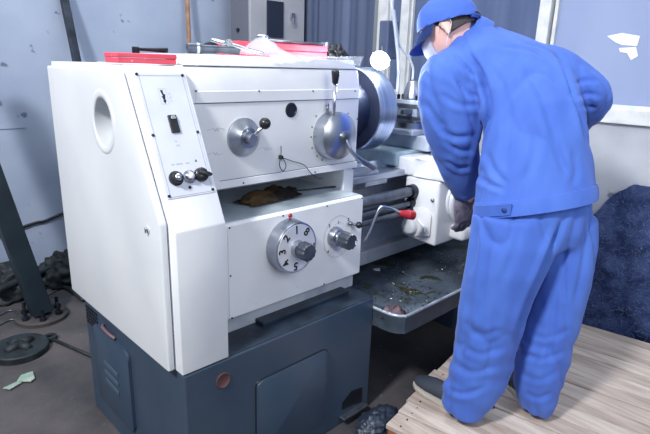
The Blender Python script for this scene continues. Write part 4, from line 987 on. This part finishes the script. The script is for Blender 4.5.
# shoes
def shoe(heel, toe, name):
    f = (toe - heel); Ln = f.length; f = f.normalized(); s = f.cross(UP)
    z0 = .1225; sec = [(0, .02, .030, .045), (.02, .033, .05, .06), (.3, .036, .058, .065), (.5, .040, .056, .045), (.7, .046, .046, .034), (.88, .040, .032, .025), (.97, .024, .022, .018), (1.0, .010, .016, .012)]
    b = BM(); rings = []
    for t, w, h, _ in sec:
        c = V((heel.x, heel.y, z0 + .014)) + f * Ln * t; rings.append((c + UP * h * .45, s * w, UP * h * .62))
    loft(b, rings, 28)
    for v in b.verts: v.co.z = max(v.co.z, z0 + .012)
    o = emit(name, b, M['shoe'], man, smooth=True)
    b = BM(); pts = []
    for t, w, h, _ in sec: pts.append(V((heel.x, heel.y, z0)) + f * Ln * t + s * (w + .006))
    for t, w, h, _ in sec[::-1]: pts.append(V((heel.x, heel.y, z0)) + f * Ln * t - s * (w + .006))
    prism(b, pts, (0, 0, .016), .003, 2); emit('sole', b, M['sole'], o)
hl = on(470, 414, 2, .13); tl = on(416, 381, 2, .13); shoe(hl, tl, 'shoe')
hr = on(538, 409, 2, .13); trr = on(507, 375, 2, .13); shoe(hr, trr, 'shoe')

# ================================================================== LIGHT
w = bpy.data.worlds.new('world'); sc.world = w; w.use_nodes = True
nt = w.node_tree; bg = nt.nodes['Background']
tc = nt.nodes.new('ShaderNodeTexCoord'); sp = nt.nodes.new('ShaderNodeSeparateXYZ'); mr = nt.nodes.new('ShaderNodeMapRange'); mx = nt.nodes.new('ShaderNodeMix'); mx.data_type = 'RGBA'
nt.links.new(tc.outputs['Generated'], sp.inputs[0]); nt.links.new(sp.outputs['Z'], mr.inputs['Value']); mr.inputs['From Min'].default_value = -.3; mr.inputs['From Max'].default_value = .6
nt.links.new(mr.outputs[0], mx.inputs[0]); mx.inputs[6].default_value = (.12, .15, .22, 1); mx.inputs[7].default_value = (.80, .88, 1, 1); nt.links.new(mx.outputs[2], bg.inputs[0]); bg.inputs[1].default_value = .62
def area(name, loc, target, size, power, col=(1, 1, 1)):
    l = bpy.data.lights.new(name, 'AREA'); l.shape = 'SQUARE'; l.size = size; l.energy = power; l.color = col
    o = bpy.data.objects.new(name, l); C.objects.link(o); o.location = loc; o.rotation_euler = (V(target) - V(loc)).to_track_quat('-Z', 'Y').to_euler(); return o
area('key_light', (-2.6, -.55, 3.9), (1.1, -.4, .6), .5, 245, (1, .98, .96))
area('front_fill', (.3, -2.6, 2.3), (.8, .2, 1.0), 1.6, 34, (.95, .97, 1))
area('top_light', (.9, .9, 3.2), (.9, .5, 0), 1.6, 30, (.9, .95, 1))
l = bpy.data.lights.new('lamp_light', 'POINT'); l.energy = 14; l.shadow_soft_size = .04; l.color = (.9, .95, 1)
o = bpy.data.objects.new('lamp_light', l); C.objects.link(o); o.location = lc + V((-.045, -.03, -.03))
sc.view_settings.view_transform = 'Standard'; sc.view_settings.look = 'None'; sc.view_settings.exposure = 0.0; sc.view_settings.gamma = 1.0
